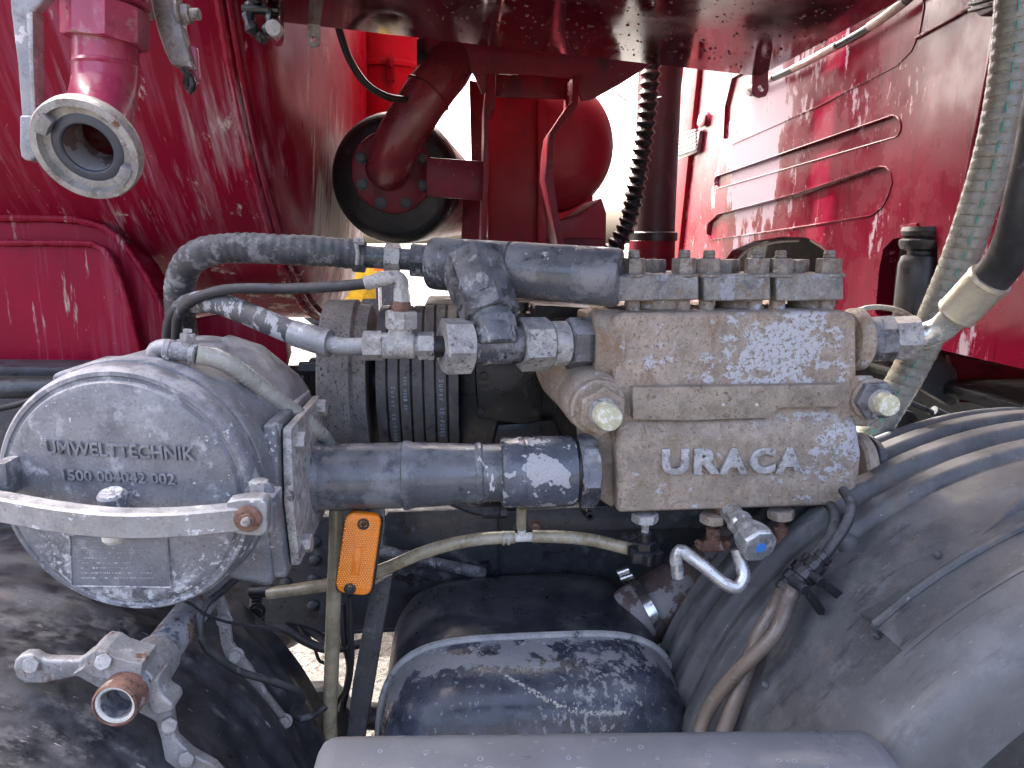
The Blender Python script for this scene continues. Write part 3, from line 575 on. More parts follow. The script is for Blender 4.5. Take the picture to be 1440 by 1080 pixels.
# ------------------------------------------------------------------ far yellow loader glimpsed through the gap
yl = thing('yellow_loader', 'small far yellow machine glimpsed between tank end and drum', 'loader', (-2.2, 14, 0))
c = at(487, 338, 14)
box('boom', c+V((.02, 0, 0)), (.22, .3, .5), m_yelp, yl, .04); box('boom_tip', c+V((-.1, 0, .24)), (.10, .2, .16), m_orp, yl, .03)
box('body', c+V((.15, .4, -.75)), (.9, 1.2, .8), m_yelp, yl, .06)
box('bucket_arm', c+V((.55, .1, -.55)), (.16, .2, .7), m_yelp, yl, .03, Matrix.Rotation(.7, 3, 'Y'))
for s in (-.5, .7): cyl('wheel', V((c.x+s, 13.8, .45)), V((c.x+s, 14.6, .45)), .45, m_rub, yl)
ob = thing('orange_marker_board', 'tiny orange block far behind the hose coupling', 'marker', at(533, 392, 9))
c = at(533, 377, 9); box('board', c, (.14, .05, .07), m_orp, ob, .01); cyl('stake', V((c.x, c.y, 0)), c, .02, m_zinc, ob)

# ------------------------------------------------------------------ chassis rail, cross-members, machinery in the dark
ch = thing('chassis_rail', 'dark riveted chassis side rail running behind filter and pipe', 'chassis rail', at(440, 870, 1.72))
a, b = at(330, 735, 1.70), at(330, 892, 1.70)
mk('web', [V((-2.2, 1.70, a.z)), V((1.5, 1.70, a.z)), V((1.5, 1.70, b.z)), V((-2.2, 1.70, b.z)), V((-2.2, 1.71, a.z)), V((1.5, 1.71, a.z)), V((1.5, 1.71, b.z)), V((-2.2, 1.71, b.z))], [(0, 1, 2, 3), (4, 5, 6, 7), (0, 1, 5, 4), (1, 2, 6, 5), (2, 3, 7, 6), (3, 0, 4, 7)], m_rail, ch, 30)
for zz in (a.z+.005, b.z-.005): box('chord', V((-.35, 1.74, zz)), (3.7, .09, .01), m_rail, ch, .002)
for x, y in ((443, 763), (443, 788), (441, 815), (441, 852), (405, 762), (402, 820), (560, 745), (640, 790), (690, 770)):
    p = at(x, y, 1.70); q = k(p); lathe('rivet', p, -Yv, [(-.002, 9*q), (.004, 8.5*q), (.010, 5*q), (.012, 0)], m_rail, ch, n=14)
pplate('reinforcement', [(545, 720), (700, 716), (700, 800), (560, 840), (520, 830)], 1.66, .03, m_rail, ch, .004)
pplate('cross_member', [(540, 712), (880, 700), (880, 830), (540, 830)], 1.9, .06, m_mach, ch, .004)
rh = thing('far_chassis_rail', 'black far chassis rail deep in shadow under the truck', 'chassis rail', (-.3, 2.55, .9))
box('web', V((-.2, 2.55, 1.02)), (4.4, .06, .30), m_mach, rh, .004)
fk = thing('far_side_shade_block', 'added unseen dark box low on the far side, shading the ground', 'shade_block', (-.35, 3.5, .4))  # added unseen box: keeps the sun off the ground under the truck
box('case', V((-.35, 3.5, .69)), (1.1, .5, .58), m_rail, fk, .02)
box('lid', V((-.35, 3.5, .99)), (1.12, .52, .02), m_rail, fk, .004)
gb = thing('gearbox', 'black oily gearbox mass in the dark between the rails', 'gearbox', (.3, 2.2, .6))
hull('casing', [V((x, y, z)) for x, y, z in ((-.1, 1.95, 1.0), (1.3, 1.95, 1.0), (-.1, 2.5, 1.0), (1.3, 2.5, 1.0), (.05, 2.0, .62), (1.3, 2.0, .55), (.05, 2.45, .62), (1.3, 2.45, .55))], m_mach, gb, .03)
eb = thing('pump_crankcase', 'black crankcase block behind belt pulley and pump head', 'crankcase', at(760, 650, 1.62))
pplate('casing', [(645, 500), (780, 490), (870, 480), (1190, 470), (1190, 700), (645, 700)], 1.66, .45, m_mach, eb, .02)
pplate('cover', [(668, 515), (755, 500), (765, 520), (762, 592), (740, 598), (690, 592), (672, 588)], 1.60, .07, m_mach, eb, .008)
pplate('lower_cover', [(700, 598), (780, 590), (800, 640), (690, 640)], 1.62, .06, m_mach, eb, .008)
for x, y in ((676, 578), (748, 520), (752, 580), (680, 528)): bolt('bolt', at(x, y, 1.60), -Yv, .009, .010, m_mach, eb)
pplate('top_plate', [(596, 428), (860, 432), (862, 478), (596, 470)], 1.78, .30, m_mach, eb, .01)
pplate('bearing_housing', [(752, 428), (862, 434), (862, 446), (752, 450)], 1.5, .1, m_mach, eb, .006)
lathe('breather', at(736, 452, 1.62), Z, [(0, .02), (.02, .02), (.025, .012), (.045, .012)], m_mach, eb, n=16)
tn = thing('pump_mounting_rail', 'grey steel mounting rail under the pump block', 'rail', at(950, 748, 1.45))
pplate('angle', [(742, 722), (770, 716), (1156, 706), (1156, 732), (1000, 742), (760, 748), (742, 746)], 1.42, .012, m_rail, tn, .002)
pplate('shelf', [(742, 716), (1156, 700), (1156, 706), (742, 722)], 1.42, .16, m_rail, tn, .002)
bolt('bolt', at(753, 738, 1.42), -Yv, .009, .012, m_rust, tn)
lathe('pipe_stub', at(824, 719, 1.40), V((.1, -1, .0)), [(0, .010), (.03, .010), (.03, .005), (.01, .005)], m_mach, tn, n=16)
ds = sweep('cross_tube', path([(520, 772, 1.6), (560, 780, 1.6), (610, 792, 1.62), (680, 806, 1.66)]), 9*kk(600, 790, 1.6), m_grey, None)
tag(ds, 'grey steel tube slanting down behind the amber drain hose', 'tube')
fh = thing('hydraulic_line', 'thin black hydraulic line with crimped end behind the sleeve', 'hose', at(690, 720, 1.45))
sweep('hose', path([(600, 690, 1.5), (640, 708, 1.46), (665, 718, 1.45), (685, 721, 1.45)]), .0085, m_rub, fh, n=10)
cyl('ferrule', at(678, 721, 1.45), at(702, 721, 1.45), .013, m_rub, fh); nut('nut', at(703, 721, 1.45), at(713, 721, 1.45), .013, m_rub, fh)
# lower left support post (dark, slanting) and cable bundle
po = thing('slanting_support', 'dark flat steel support slanting down left of the silencer', 'support', at(505, 1060, 1.4))
plate('flat', [at(522, 826, 1.40), at(552, 808, 1.40), at(546, 850, 1.40), at(536, 905, 1.40), at(527, 960, 1.40), at(507, 1080, 1.34), at(482, 1080, 1.34), at(496, 960, 1.40)], V((0, .03, 0)), m_rail, po, .003)
for i, (pts, r, mt, lb) in enumerate((
    ([(492, 838, 1.26), (493, 880, 1.27), (494, 930, 1.29), (488, 965, 1.33), (476, 985, 1.38)], 4.6, m_thin, 'black wire dropping from the bottom of the orange marker lamp'),
    ([(350, 880, 1.5), (395, 884, 1.5), (430, 902, 1.5), (462, 913, 1.5), (510, 905, 1.5)], 6.5, m_rub, 'black rubber brake line crossing left of the amber upright tube'),
    ([(420, 880, 1.55), (440, 905, 1.55), (450, 930, 1.55), (470, 935, 1.55)], 2.5, m_thin, 'thin black wire loop above the gravel'),
    ([(480, 850, 1.52), (484, 900, 1.5), (492, 940, 1.5), (480, 1000, 1.48)], 5.5, m_thin, 'thick black cable behind the amber upright tube'),
    ([(400, 880, 1.6), (440, 890, 1.62), (470, 912, 1.6)], 6, m_thin, 'short black cable at the foot of the chassis rail'))):
    o = sweep('cable', path(pts), r*kk(pts[0][0], pts[0][1], pts[0][2]), mt, None, n=10); tag(o, lb, 'cable')
va = thing('hose_valve', 'small black drain valve on the chassis end of the amber hose', 'valve', at(362, 880, 1.45))
cyl('body', at(360, 838, 1.45), at(358, 892, 1.47), .013, m_mach, va); cyl('elbow_end', at(352, 832, 1.45), at(400, 830, 1.44), .014, m_mach, va); bolt('nut', at(362, 858, 1.43), -Yv, .013, .012, m_mach, va)
nut('lock_nut', at(360, 866, 1.46), at(359, 878, 1.465), .019, m_mach, va)
dl = thing('propshaft', 'dark grimy propshaft lying low behind the left fender', 'shaft', at(390, 1000, 1.8))
cyl('tube', at(250, 985, 1.75), at(560, 1010, 1.75), .035, m_mach, dl); pplate('hanger', [(400, 975), (470, 972), (500, 1010), (500, 1060), (410, 1060)], 1.7, .05, m_mach, dl)
bw = thing('brown_air_tank', 'brownish round air tank end in the shadows beside the chassis', 'air tank', at(390, 940, 2.1))
c = at(372, 880, 2.0); lathe('shell', c, V((.6, 1, 0)), [(-.04, 0), (-.03, .06), (0, .09), (.05, .10), (.5, .10), (.52, .06)], m_brown, bw, n=36)

# ------------------------------------------------------------------ belt pulley
pu = thing('belt_pulley', 'ribbed black drive belts on a pulley behind the tee fitting', 'pulley', at(585, 640, 1.72))
pc = at(586, 535, 1.74); q = k(at(586, 535, 1.56)); r = .185
axp = V((1, 0.0, 0))
x0 = at(528, 535, 1.58).x; x1 = at(646, 535, 1.58).x
lathe('pulley', V((x0+.004, pc.y, pc.z)), axp, [(0, 0), (0, r-.012), (x1-x0-.008, r-.012), (x1-x0-.008, 0)], m_mach, pu, n=72)
nb = 7; wd = (x1-x0)/nb
for i in range(nb):
    xa = x0+i*wd; e = wd*.055
    lathe('belt', V((xa+e, pc.y, pc.z)), axp, [(0, r-.014), (0, r-.003), (.002, r), (wd-2*e-.002, r), (wd-2*e, r-.003), (wd-2*e, r-.014)], m_belt, pu, n=80)
def pulltext(s, bi, a0, a1, size, mat=m_print):
    xx = x0+(bi+.5)*wd; n_ = len(s)
    vv, ff = [], []
    # print wraps round the belt: each letter is laid on the curved face
    for i, chh in enumerate(s):
        if chh == ' ': continue
        a_ = a0+(a1-a0)*(i+.5)/n_
        rad = V((0, -math.cos(a_), math.sin(a_))); tan = V((0, -math.sin(a_), -math.cos(a_)))
        hs_ = .74 if chh.islower() else (.14 if chh == '-' else 1); up0 = .40*size if chh == '-' else 0
        o = text('t', chh, V((xx-size*.5+up0, pc.y, pc.z))+rad*(r+.0006)-tan*size*.3, tan, X, size*.62*(.85 if chh.islower() else 1), size*hs_, .0005, mat, pu)
        base = len(vv); vv += [v.co+ORG[o.name] for v in o.data.vertices]; ff += [tuple(j+base for j in p.vertices) for p in o.data.polygons]
        bpy.data.objects.remove(o)
    mk('belt_print', vv, ff, mat, pu, 0)
pulltext('Super XE-POWER', 5, R(12), R(-34), .0105)
pulltext('Super XE-POWER', 1, R(8), R(-38), .0085)
pulltext('000 0061 0M', 2, R(14), R(-10), .0075)
lathe('flywheel', V((at(447, 520, 1.58).x, pc.y, pc.z)), axp, [(0, .02), (0, .196), (.003, .2), (.070, .2), (.073, .197), (.078, .19), (.105, .186), (.105, .02)], m_fly, pu, n=80)
cyl('hub', V((at(447, 520, 1.58).x, pc.y, pc.z)), V((x1+.05, pc.y, pc.z)), .06, m_mach, pu)
bt = thing('belt_tensioner', 'black tensioner bolt and bracket left of the speckled flywheel', 'tensioner', at(433, 580, 1.62))
nut('cap', at(421, 518, 1.6), at(446, 518, 1.6), .016, m_mach, bt); cyl('stud', at(430, 526, 1.6), at(430, 580, 1.62), .010, m_mach, bt)
nut('lock_nut', at(430, 548, 1.61), at(430, 562, 1.61), .018, m_mach, bt); pplate('plate', [(434, 505), (448, 505), (448, 600), (420, 600), (420, 570), (434, 560)], 1.64, .03, m_mach, bt)
pl = sweep('left_frame_tube', [at(-80, 548, 1.55), at(60, 545, 1.55), at(200, 540, 1.6)], .02, m_rail, None, n=12); pl.name = 'frame_tube'
tag(pl, 'dark frame tube under the tank saddle left of the filter', 'tube')
pf = thing('platform_ledge', 'dark grey ledge profile under the red tank saddle', 'ledge', at(60, 600, 1.62))
pplate('profile', [(-140, 515), (215, 518), (215, 530), (-140, 528)], 1.60, .12, m_rail, pf, .003)
pplate('lower_profile', [(-140, 560), (420, 560), (420, 740), (-140, 740)], 1.78, .05, m_rail, pf, .006)
wl = sweep('wiring_loom', path([(-60, 582, 1.5), (10, 572, 1.5), (45, 562, 1.5), (75, 556, 1.5)]), .007, m_thin, None, n=10); tag(wl, 'black wiring loom running into the left side of the filter', 'cable')

# ------------------------------------------------------------------ silencer
sl = thing('silencer_box', 'dark dented rounded silencer box with a pale weld seam under the pump', 'silencer', at(748, 1080, 1.3))
sx, sz = at(748, 1010, 1.34).x, at(748, 1010, 1.34).z-.20
hw, hh = 222*kk(748, 900, 1.34), None
top = at(748, 892, 1.34).z; hh = top-sz
m_band = M('pale_worn_band', (.22, .225, .235), .5, var=.25, vscale=16, bump=.15, grit=.5, layers=[((.05, .058, .072), 14, (1, 1, 1), .53, .57, .4), ((.30, .305, .31), 40, I3, .56, .62, .7)])
def supell(s, y, n=96, e=4.4, drop=0.0):
    P = []
    for i in range(n):
        t = 2*math.pi*i/n; cx, cz = math.cos(t), math.sin(t)
        P.append(V((sx+hw*s*math.copysign(abs(cx)**(2/e), cx), y, sz+hh*s*math.copysign(abs(cz)**(2/e), cz)-drop)))
    return P
def loft(name, secs, mat, parent, smooth=40):
    n = len(secs[0]); vv = [p for s in secs for p in s]; ff = []
    for a_ in range(len(secs)-1):
        for i in range(n): j = (i+1) % n; ff.append((a_*n+i, a_*n+j, a_*n+n+j, a_*n+n+i))
    ff.append(tuple(range(n))); ff.append(tuple(range(len(vv)-n, len(vv))))
    return mk(name, vv, ff, mat, parent, smooth)
loft('shell', [supell(.985, 1.345), supell(.985, 1.60), supell(.96, 1.64), supell(.88, 1.67)], m_muff2, sl)
ecap = loft('end_cap', [supell(.985, 1.343), supell(.982, 1.29), supell(.968, 1.25), supell(.955, 1.23), supell(.93, 1.205), supell(.86, 1.18), supell(.72, 1.165), supell(.4, 1.158)], m_muff, sl)
m_weld = M('pale_flaked_seam', (.34, .345, .35), .6, var=.2, vscale=20, bump=.3, layers=[((.06, .065, .07), 16, I3, .58, .66, .5)])
sm = supell(.992, 1.338); sweep('weld_seam', sm+[sm[0]], .0085, m_weld, sl, n=8, smooth_path=False)
# chalk-white scar of flaked putty on the cap
from mathutils.bvhtree import BVHTree
def bvh(o):
    b_ = ORG[o.name]; return BVHTree.FromPolygons([v.co+b_ for v in o.data.vertices], [tuple(p.vertices) for p in o.data.polygons])
def hit(tree, px, py):
    h_ = tree.ray_cast(CAM, ray(px, py).normalized()); return h_[0], h_[1]
ct = bvh(ecap); sc_ = []
for x, y in ((714, 952), (728, 961), (742, 970), (756, 979), (770, 987), (786, 995), (802, 1001), (822, 1004), (842, 1005), (858, 1004), (876, 1003)):
    p_, n_ = hit(ct, x, y)
    if p_: sc_.append(p_)
m_scar = M('flaky_putty', (.36, .36, .35), .8, var=.25, vscale=60, bump=.5, grit=.6)
fv, ff_ = [], []
sc2 = spline(sc_, .004)
for i, p_ in enumerate(sc2):
    for j in range(4):
        t_ = i/len(sc2); w_ = .007*(.3+math.sin(math.pi*t_)); c_ = p_+V((random.uniform(-1, 1)*.004, -.0006, random.uniform(-1, 1)*w_)); b_ = len(fv); m_ = random.randint(5, 8); r_ = random.uniform(.0012, .0042)
        for q_ in range(m_):
            a_ = 2*math.pi*q_/m_; rr_ = r_*random.uniform(.6, 1.3); fv.append(c_+V((math.cos(a_)*rr_, .0012, math.sin(a_)*rr_)))
        fv.append(c_+V((0, -.0008, 0)))
        ff_ += [(b_+q_, b_+(q_+1) % m_, b_+m_) for q_ in range(m_)]
mk('putty_scar', fv, ff_, m_scar, sl, 60, kind='stuff', recalc=False)
exh = thing('exhaust_pipe', 'brown heat-stained exhaust pipe leaving the silencer to the right', 'exhaust', at(960, 880, 1.5))
ep = [at(880, 880, 1.52), at(905, 862, 1.52), at(950, 838, 1.53), at(1000, 806, 1.56), at(1050, 760, 1.62), at(1080, 700, 1.7)]
sweep('pipe', ep, 45*kk(950, 838, 1.53), m_brown, exh, n=36)
cp = thing('band_clamp', 'shiny stainless band clamp round the exhaust joint', 'clamp', at(915, 880, 1.5))
d = (ep[2]-ep[1]).normalized(); c = at(908, 858, 1.52); q = k(c)
lathe('band', c-d*.011, d, [(0, 47*q), (0, 52*q), (.022, 52*q), (.022, 47*q), (0, 47*q)], m_steel, cp, n=48)
cyl('bolt_barrel', at(868, 806, 1.47), at(884, 800, 1.47), .008, m_steel, cp); cyl('bolt_barrel', at(872, 814, 1.46), at(889, 808, 1.46), .007, m_steel, cp)

# ------------------------------------------------------------------ fenders
def fender(name, parent, cx, cz, rr, ylist, t0, t1, mat, nth=72, dr=None, thick=.006):
    vv, ff = [], []; ny = len(ylist)
    for layer in (0, 1):
        for i in range(nth+1):
            t = t0+(t1-t0)*i/nth
            for y, d_ in ylist:
                q = rr+d_-layer*thick+(dr(t, y) if dr else 0); vv.append(V((cx+math.cos(t)*q, y, cz+math.sin(t)*q)))
    N = (nth+1)*ny
    for i in range(nth):
        for j in range(ny-1):
            a_ = i*ny+j; ff.append((a_, a_+1, a_+ny+1, a_+ny)); ff.append((N+a_, N+a_+ny, N+a_+ny+1, N+a_+1))
    for i in range(nth):
        for j in (0, ny-1): a_ = i*ny+j; ff.append((a_, a_+ny, N+a_+ny, N+a_))
    for i in (0, nth):
        for j in range(ny-1): a_ = i*ny+j; ff.append((a_, a_+1, N+a_+1, N+a_))
    return mk(name, vv, ff, mat, parent, 50)
FX, FZ, FR = 1.20, 1.6-1.156, .785
def prof(a, b, n, f): return [(a+(b-a)*i/n, f((a+(b-a)*i/n))) for i in range(n+1)]
def ribs(y):
    d_ = 0
    for c_, w_, h_ in ((1.418, .018, .018), (1.350, .022, .024), (1.275, .024, .024), (1.195, .024, .018)):
        d_ += h_*math.exp(-((y-c_)/w_)**8)
    if y > 1.41: d_ -= (y-1.41)*.6
    return d_
rf_ = thing('front_fender', 'ribbed grey plastic front wheel fender at lower right', 'fender', V((FX-.3, 1.2, .5)))
fender('shell', rf_, FX, FZ, FR, [(.86, -.03), (.865, -.01)]+prof(.87, 1.46, 118, ribs)+[(1.462, -.06)], R(20), R(215), m_fenr, 110)
# outer lip band, lighter flare toward the camera
def fs(px, py, off=0.0):
    d_ = ray(px, py); o = CAM-V((FX, 0, FZ)); a_ = d_.x**2+d_.z**2; b_ = 2*(o.x*d_.x+o.z*d_.z); c_ = o.x**2+o.z**2-(FR+off)**2
    return CAM+d_*((-b_-math.sqrt(max(0, b_*b_-4*a_*c_)))/(2*a_))
def ang(p): return math.atan2(p.z-FZ, p.x-FX)
corner = fs(1238, 888); ca = ang(corner)
fender('overlap_panel', rf_, FX, FZ, FR+.014, [(.872, -.008), (.875, 0)]+[(.875+(corner.y-.875)*i/5, 0) for i in range(1, 6)]+[(corner.y+.004, -.008)], R(25), ca, m_fenr, 60, thick=.014)
c2 = fs(1285, 938); c3 = fs(1312, 962)
fender('upper_panel', rf_, FX, FZ, FR+.026, [(.872, -.008), (.875, 0)]+[(.875+(c2.y-.875)*i/5, 0) for i in range(1, 6)]+[(c2.y+.004, -.012)], R(25), ang(c3), m_fenr2, 60, thick=.014)

fender('outer_flare', rf_, FX, FZ, FR+.026, [(.775, -.11), (.770, -.05), (.775, -.02), (.79, -.006), (.81, 0), (.85, 0), (.880, -.002), (.886, -.022)], R(25), R(212), m_fenr2, 100, thick=.008)
fl_ = [V((FX+math.cos(t)*(FR+.016), corner.y, FZ+math.sin(t)*(FR+.016))) for t in [ca+(R(40)-ca)*i/40 for i in range(41)]]
sweep('panel_bead', fl_, .007, m_fenr, rf_, n=8, smooth_path=False)
fl_ = [V((FX+math.cos(ca)*(FR+.016), .95+(corner.y-.95)*i/10, FZ+math.sin(ca)*(FR+.016))) for i in range(11)]
sweep('panel_bead', fl_, .006, m_fenr, rf_, n=8, smooth_path=False)
ea = [corner+V((0, .03, .02)), fs(1290, 880, .02), corner+V((0, -.012, -.02))]
hull('moulded_rib', [fs(1205, 862), fs(1238, 890), fs(1232, 868, .016), fs(1236, 878, .016), fs(1440, 700, .014), fs(1440, 716, .0), fs(1425, 700, 0)], m_fenr, rf_, .002)
for x, y in ((1318, 780), (1232, 893), (1355, 781), (1318, 957), (1075, 963), (1356, 930), (1310, 965)):
    p = fs(x, y, .006); n_ = (p-V((FX, p.y, FZ))).normalized(); q = k(p); lathe('rivet', p-n_*.004, n_, [(0, 5*q), (.004, 5*q), (.008, 3.2*q), (.009, 0)], m_fenr, rf_, n=14)
p = fs(1190, 763, .004); n_ = (p-V((FX, p.y, FZ))).normalized(); q = k(p)
lathe('grommet', p, n_, [(-.004, 15*q), (.006, 14*q), (.014, 9*q), (.016, 7*q), (.016, 4*q), (.004, 3.5*q), (.004, 0)], m_fenr, rf_, n=24)
mf = thing('inner_mudflap', 'dark limp rubber flap above and behind the grey front fender', 'mudflap', at(1330, 640, 1.52))
mk('flap', *(lambda P: (P+[p+V((0, .008, 0)) for p in P], [tuple(range(len(P))), tuple(range(len(P), 2*len(P)))]+[(i, (i+1) % len(P), (i+1) % len(P)+len(P), i+len(P)) for i in range(len(P))]))(
    [at(x, y, 1.50) for x, y in ((1238, 634), (1262, 628), (1320, 610), (1380, 602), (1560, 602), (1560, 700), (1230, 760), (1140, 800), (1180, 710), (1222, 672))]), m_fenl, mf, 30)
pplate('skirt', [(985, 950), (1000, 880), (1030, 840), (1100, 760), (1100, 1080), (960, 1080)], 1.50, .008, m_fenl, mf, .002)

LX, LZ, LR = -.87, 1.6-1.17, .60
lf = thing('rear_fender', 'scuffed black plastic rear wheel fender at lower left', 'fender', V((LX, 1.1, .5)))
fender('shell', lf, LX, LZ, LR, [(.70, -.06), (.705, -.015), (.72, 0)]+prof(.74, 1.40, 70, lambda y: .012*math.exp(-((y-1.30)/.03)**4)+.012*math.exp(-((y-1.18)/.03)**4)+.014*math.exp(-((y-.98)/.06)**4))+[(1.405, -.012), (1.405, -.07)], R(-25), R(190), m_fenl, 110)
def ls(px, py, off=0.0):
    d_ = ray(px, py); o = CAM-V((LX, 0, LZ)); a_ = d_.x**2+d_.z**2; b_ = 2*(o.x*d_.x+o.z*d_.z); c_ = o.x**2+o.z**2-(LR+off)**2
    return CAM+d_*((-b_-math.sqrt(max(0, b_*b_-4*a_*c_)))/(2*a_))
fwh = thing('front_wheel', 'dark front wheel in the shade inside the grey front fender', 'truck_wheel', (FX+.1, 1.15, 0))  # front wheel of tyre and rim; no axle is built
lathe('tyre', V((FX+.1, .98, .52)), Yv, [(0, .28), (.01, .42), (.04, .495), (.07, .52), (.30, .52), (.33, .495), (.36, .42), (.36, .28)], m_rub, fwh, n=64)
lathe('rim', V((FX+.1, 1.0, .52)), Yv, [(0, .27), (.02, .25), (.08, .22), (.09, .10), (.05, .08), (.05, 0)], m_rail, fwh, n=48)

# ------------------------------------------------------------------ side guard rail at the bottom edge
gd = thing('side_guard_rail', 'smooth blue-grey rounded side guard tube along the bottom edge', 'guard rail', at(850, 1180, .76))
g0, g1 = at(470, 1108, .76), at(1222, 1094, .76)
sec = []
for i in range(24):
    t = 2*math.pi*i/24; sec.append((.045*math.copysign(abs(math.cos(t))**.55, math.cos(t)), .052*math.copysign(abs(math.sin(t))**.55, math.sin(t))))
P = [g0, g0+(g1-g0)*.02, g0+(g1-g0)*.4, g1-(g1-g0)*.02, g1]
gu = sweep('tube', P, 1, m_guard, gd, sect=sec, smooth_path=False, hint=Yv)
for nm, pp, dd in (('end_cap', g0, g0-g1), ('end_cap', g1, g1-g0)):
    dd = dd.normalized(); a_, u_, v_ = basis(dd, Yv); secs = []
    for off, s_ in ((-.001, 1.0), (.010, .97), (.018, .88), (.023, .7)):
        secs.append([pp+dd*off+u_*x*s_+v_*y*s_ for x, y in sec])
    loft(nm, secs, m_guard, gd)

wv, wf = [], []
gx = (g1-g0).normalized()
for i in range(46):
    c_ = g0.lerp(g1, random.random())+V((0, random.uniform(-.034, .022), .0455)); r_ = random.uniform(.0015, .0045); th_ = r_*random.uniform(.62, .85); b_ = len(wv)
    for q_ in range(14):
        a_ = 2*math.pi*q_/14; wv += [c_+V((math.cos(a_)*r_, math.sin(a_)*r_, 0)), c_+V((math.cos(a_)*th_, math.sin(a_)*th_, 0))]
    wf += [(b_+2*q_, b_+2*((q_+1) % 14), b_+2*((q_+1) % 14)+1, b_+2*q_+1) for q_ in range(14)]
m_mark = M('dried_water_mark', (.24, .26, .30), .6, var=.2, bump=0, grit=0)
mk('dried_water_marks', wv, wf, m_mark, gu, 0, kind='stuff', recalc=False)

m_nut = M('brown_stained_nut', (.24, .215, .185), .55, metal=.15, var=.3, vscale=50, bump=.3, bscale=200, grit=.7, dust=.3, dustcol=(.36, .34, .32), layers=[((.17, .115, .08), 40, I3, .53, .64, .85), ((.33, .33, .33), 50, I3, .58, .64, .5)])
m_cover = M('stained_steel_cover', (.22, .212, .20), .45, metal=.2, var=.3, vscale=40, bump=.3, bscale=180, grit=.7, dust=.35, dustcol=(.36, .35, .34), layers=[((.30, .31, .34), 40, (1, 1, .6), .54, .60, .5), ((.10, .105, .12), 30, I3, .56, .64, .4), ((.22, .16, .11), 35, (1, 1, .6), .54, .64, .85)])
# ------------------------------------------------------------------ URACA pump head
PY = 1.27
pm = thing('pump_block', 'weathered cast pump block with raised URACA lettering at centre right', 'pump', at(1030, 724, 1.4))
pplate('upper_block', [(862, 446), (880, 440), (1192, 437), (1206, 446), (1206, 620), (862, 626)], PY, .26, m_cast, pm, .012, bseg=3)
pplate('left_column', [(836, 448), (866, 446), (884, 560), (868, 566), (872, 700), (862, 716), (838, 700), (832, 610), (850, 600), (846, 548), (834, 540)], PY+.03, .20, m_cast, pm, .012, bseg=3)
hull('lower_block', path([(872, 590, PY-.001), (1200, 584, PY-.001), (1206, 600, PY-.012), (1212, 640, PY-.012), (1207, 690, PY-.005), (1172, 712, PY-.014), (868, 722, PY-.014), (866, 610, PY-.014), (1195, 612, PY-.022), (880, 618, PY-.022)]) + [p+V((0, .24, 0)) for p in path([(880, 566, PY), (1200, 560, PY), (1206, 690, PY), (1172, 708, PY), (870, 716, PY)])], m_cast, pm, .014)
pplate('rating_pad', [(890, 545), (1182, 541), (1182, 572), (1096, 574), (1080, 588), (960, 592), (890, 590)], PY-.020, .04, m_pad, pm, .004)
for x in (1017, 1064): lathe('pad_pin', at(x, 569, PY-.020), -Yv, [(-.002, .0032), (.0012, .0030), (.0012, .0012), (-.001, .001)], m_wht, pm, n=10)
yf = PY-.0225
for chh, x0_, x1_ in (('U', 929, 968), ('R', 974, 1012), ('A', 1010, 1050), ('C', 1052, 1089), ('A', 1088, 1128)):
    p = at(x0_, 667-(x0_-929)*.012, yf); q = k(p)
    text('letter', chh, p, X, Z+V((0, .10, 0)), (x1_-x0_)*q, 37*q, .011, m_letter, pm, thick=.045, bevel=.01)
# ports, bosses and plugs
cyl('port_boss', at(830, 483, PY+.06), at(872, 482, PY+.06), 49*kk(850, 483, PY+.06), m_cast, pm, ch=.1, n=48)
cyl('port_boss', at(1192, 478, PY+.06), at(1212, 477, PY+.06), 44*kk(1200, 478, PY+.06), m_cast, pm, ch=.12, n=48)
a0, a1 = at(800, 520, PY+.20), at(838, 568, PY+.0)
dd = (a1-a0).normalized(); q = k(a1)
lathe('angled_boss', a0-dd*.03, dd, [(0, 50*q), (.05, 52*q), (.14, 46*q), ((a1-a0).length+.02, 44*q), ((a1-a0).length+.03, 40*q)], m_cast, pm, n=40)
pd = (at(856, 583, PY-.09)-at(838, 566, PY-.02)).normalized()
c = at(838, 570, PY-.0)
lathe('boss_collar', c-pd*.0, pd, [(0, 40*q), (.014, 40*q), (.017, 37*q)], m_cast, pm, n=40)
nut('plug', c+pd*.016, c+pd*.040, 35*q, m_cast, pm, .5)
lathe('plug_thread', c+pd*.040, pd, [(0, 21*q), (.006, 21*q), (.007, 18*q), (.010, 20*q)], m_zinc, pm, n=24)
lathe('plug_cap', c+pd*.048, pd, [(0, 18*q), (.03, 18*q), (.034, 16*q), (.035, 13*q), (.037, 0)], m_cap, pm, n=24)
hull('right_ear', path([(1190, 528, PY), (1226, 528, PY), (1246, 552, PY), (1246, 580, PY), (1222, 600, PY), (1192, 598, PY)]) + path([(1190, 528, PY+.1), (1224, 528, PY+.1), (1240, 552, PY+.1), (1218, 600, PY+.1), (1192, 598, PY+.1)]), m_cast, pm, .006)
pd = (at(1262, 574, PY-.10)-at(1226, 560, PY)).normalized()
c = at(1224, 560, PY)
lathe('boss_collar', c, pd, [(0, 30*q), (.012, 30*q), (.015, 27*q)], m_cast, pm, n=32)
nut('plug', c+pd*.012, c+pd*.034, 29*q, m_grey, pm, .1)
lathe('plug_thread', c+pd*.034, pd, [(0, 18*q), (.012, 18*q), (.013, 16*q)], m_zinc, pm, n=24)
lathe('plug_cap', c+pd*.044, pd, [(0, 15*q), (.030, 15.5*q), (.034, 14*q), (.036, 0)], m_cap, pm, n=24)
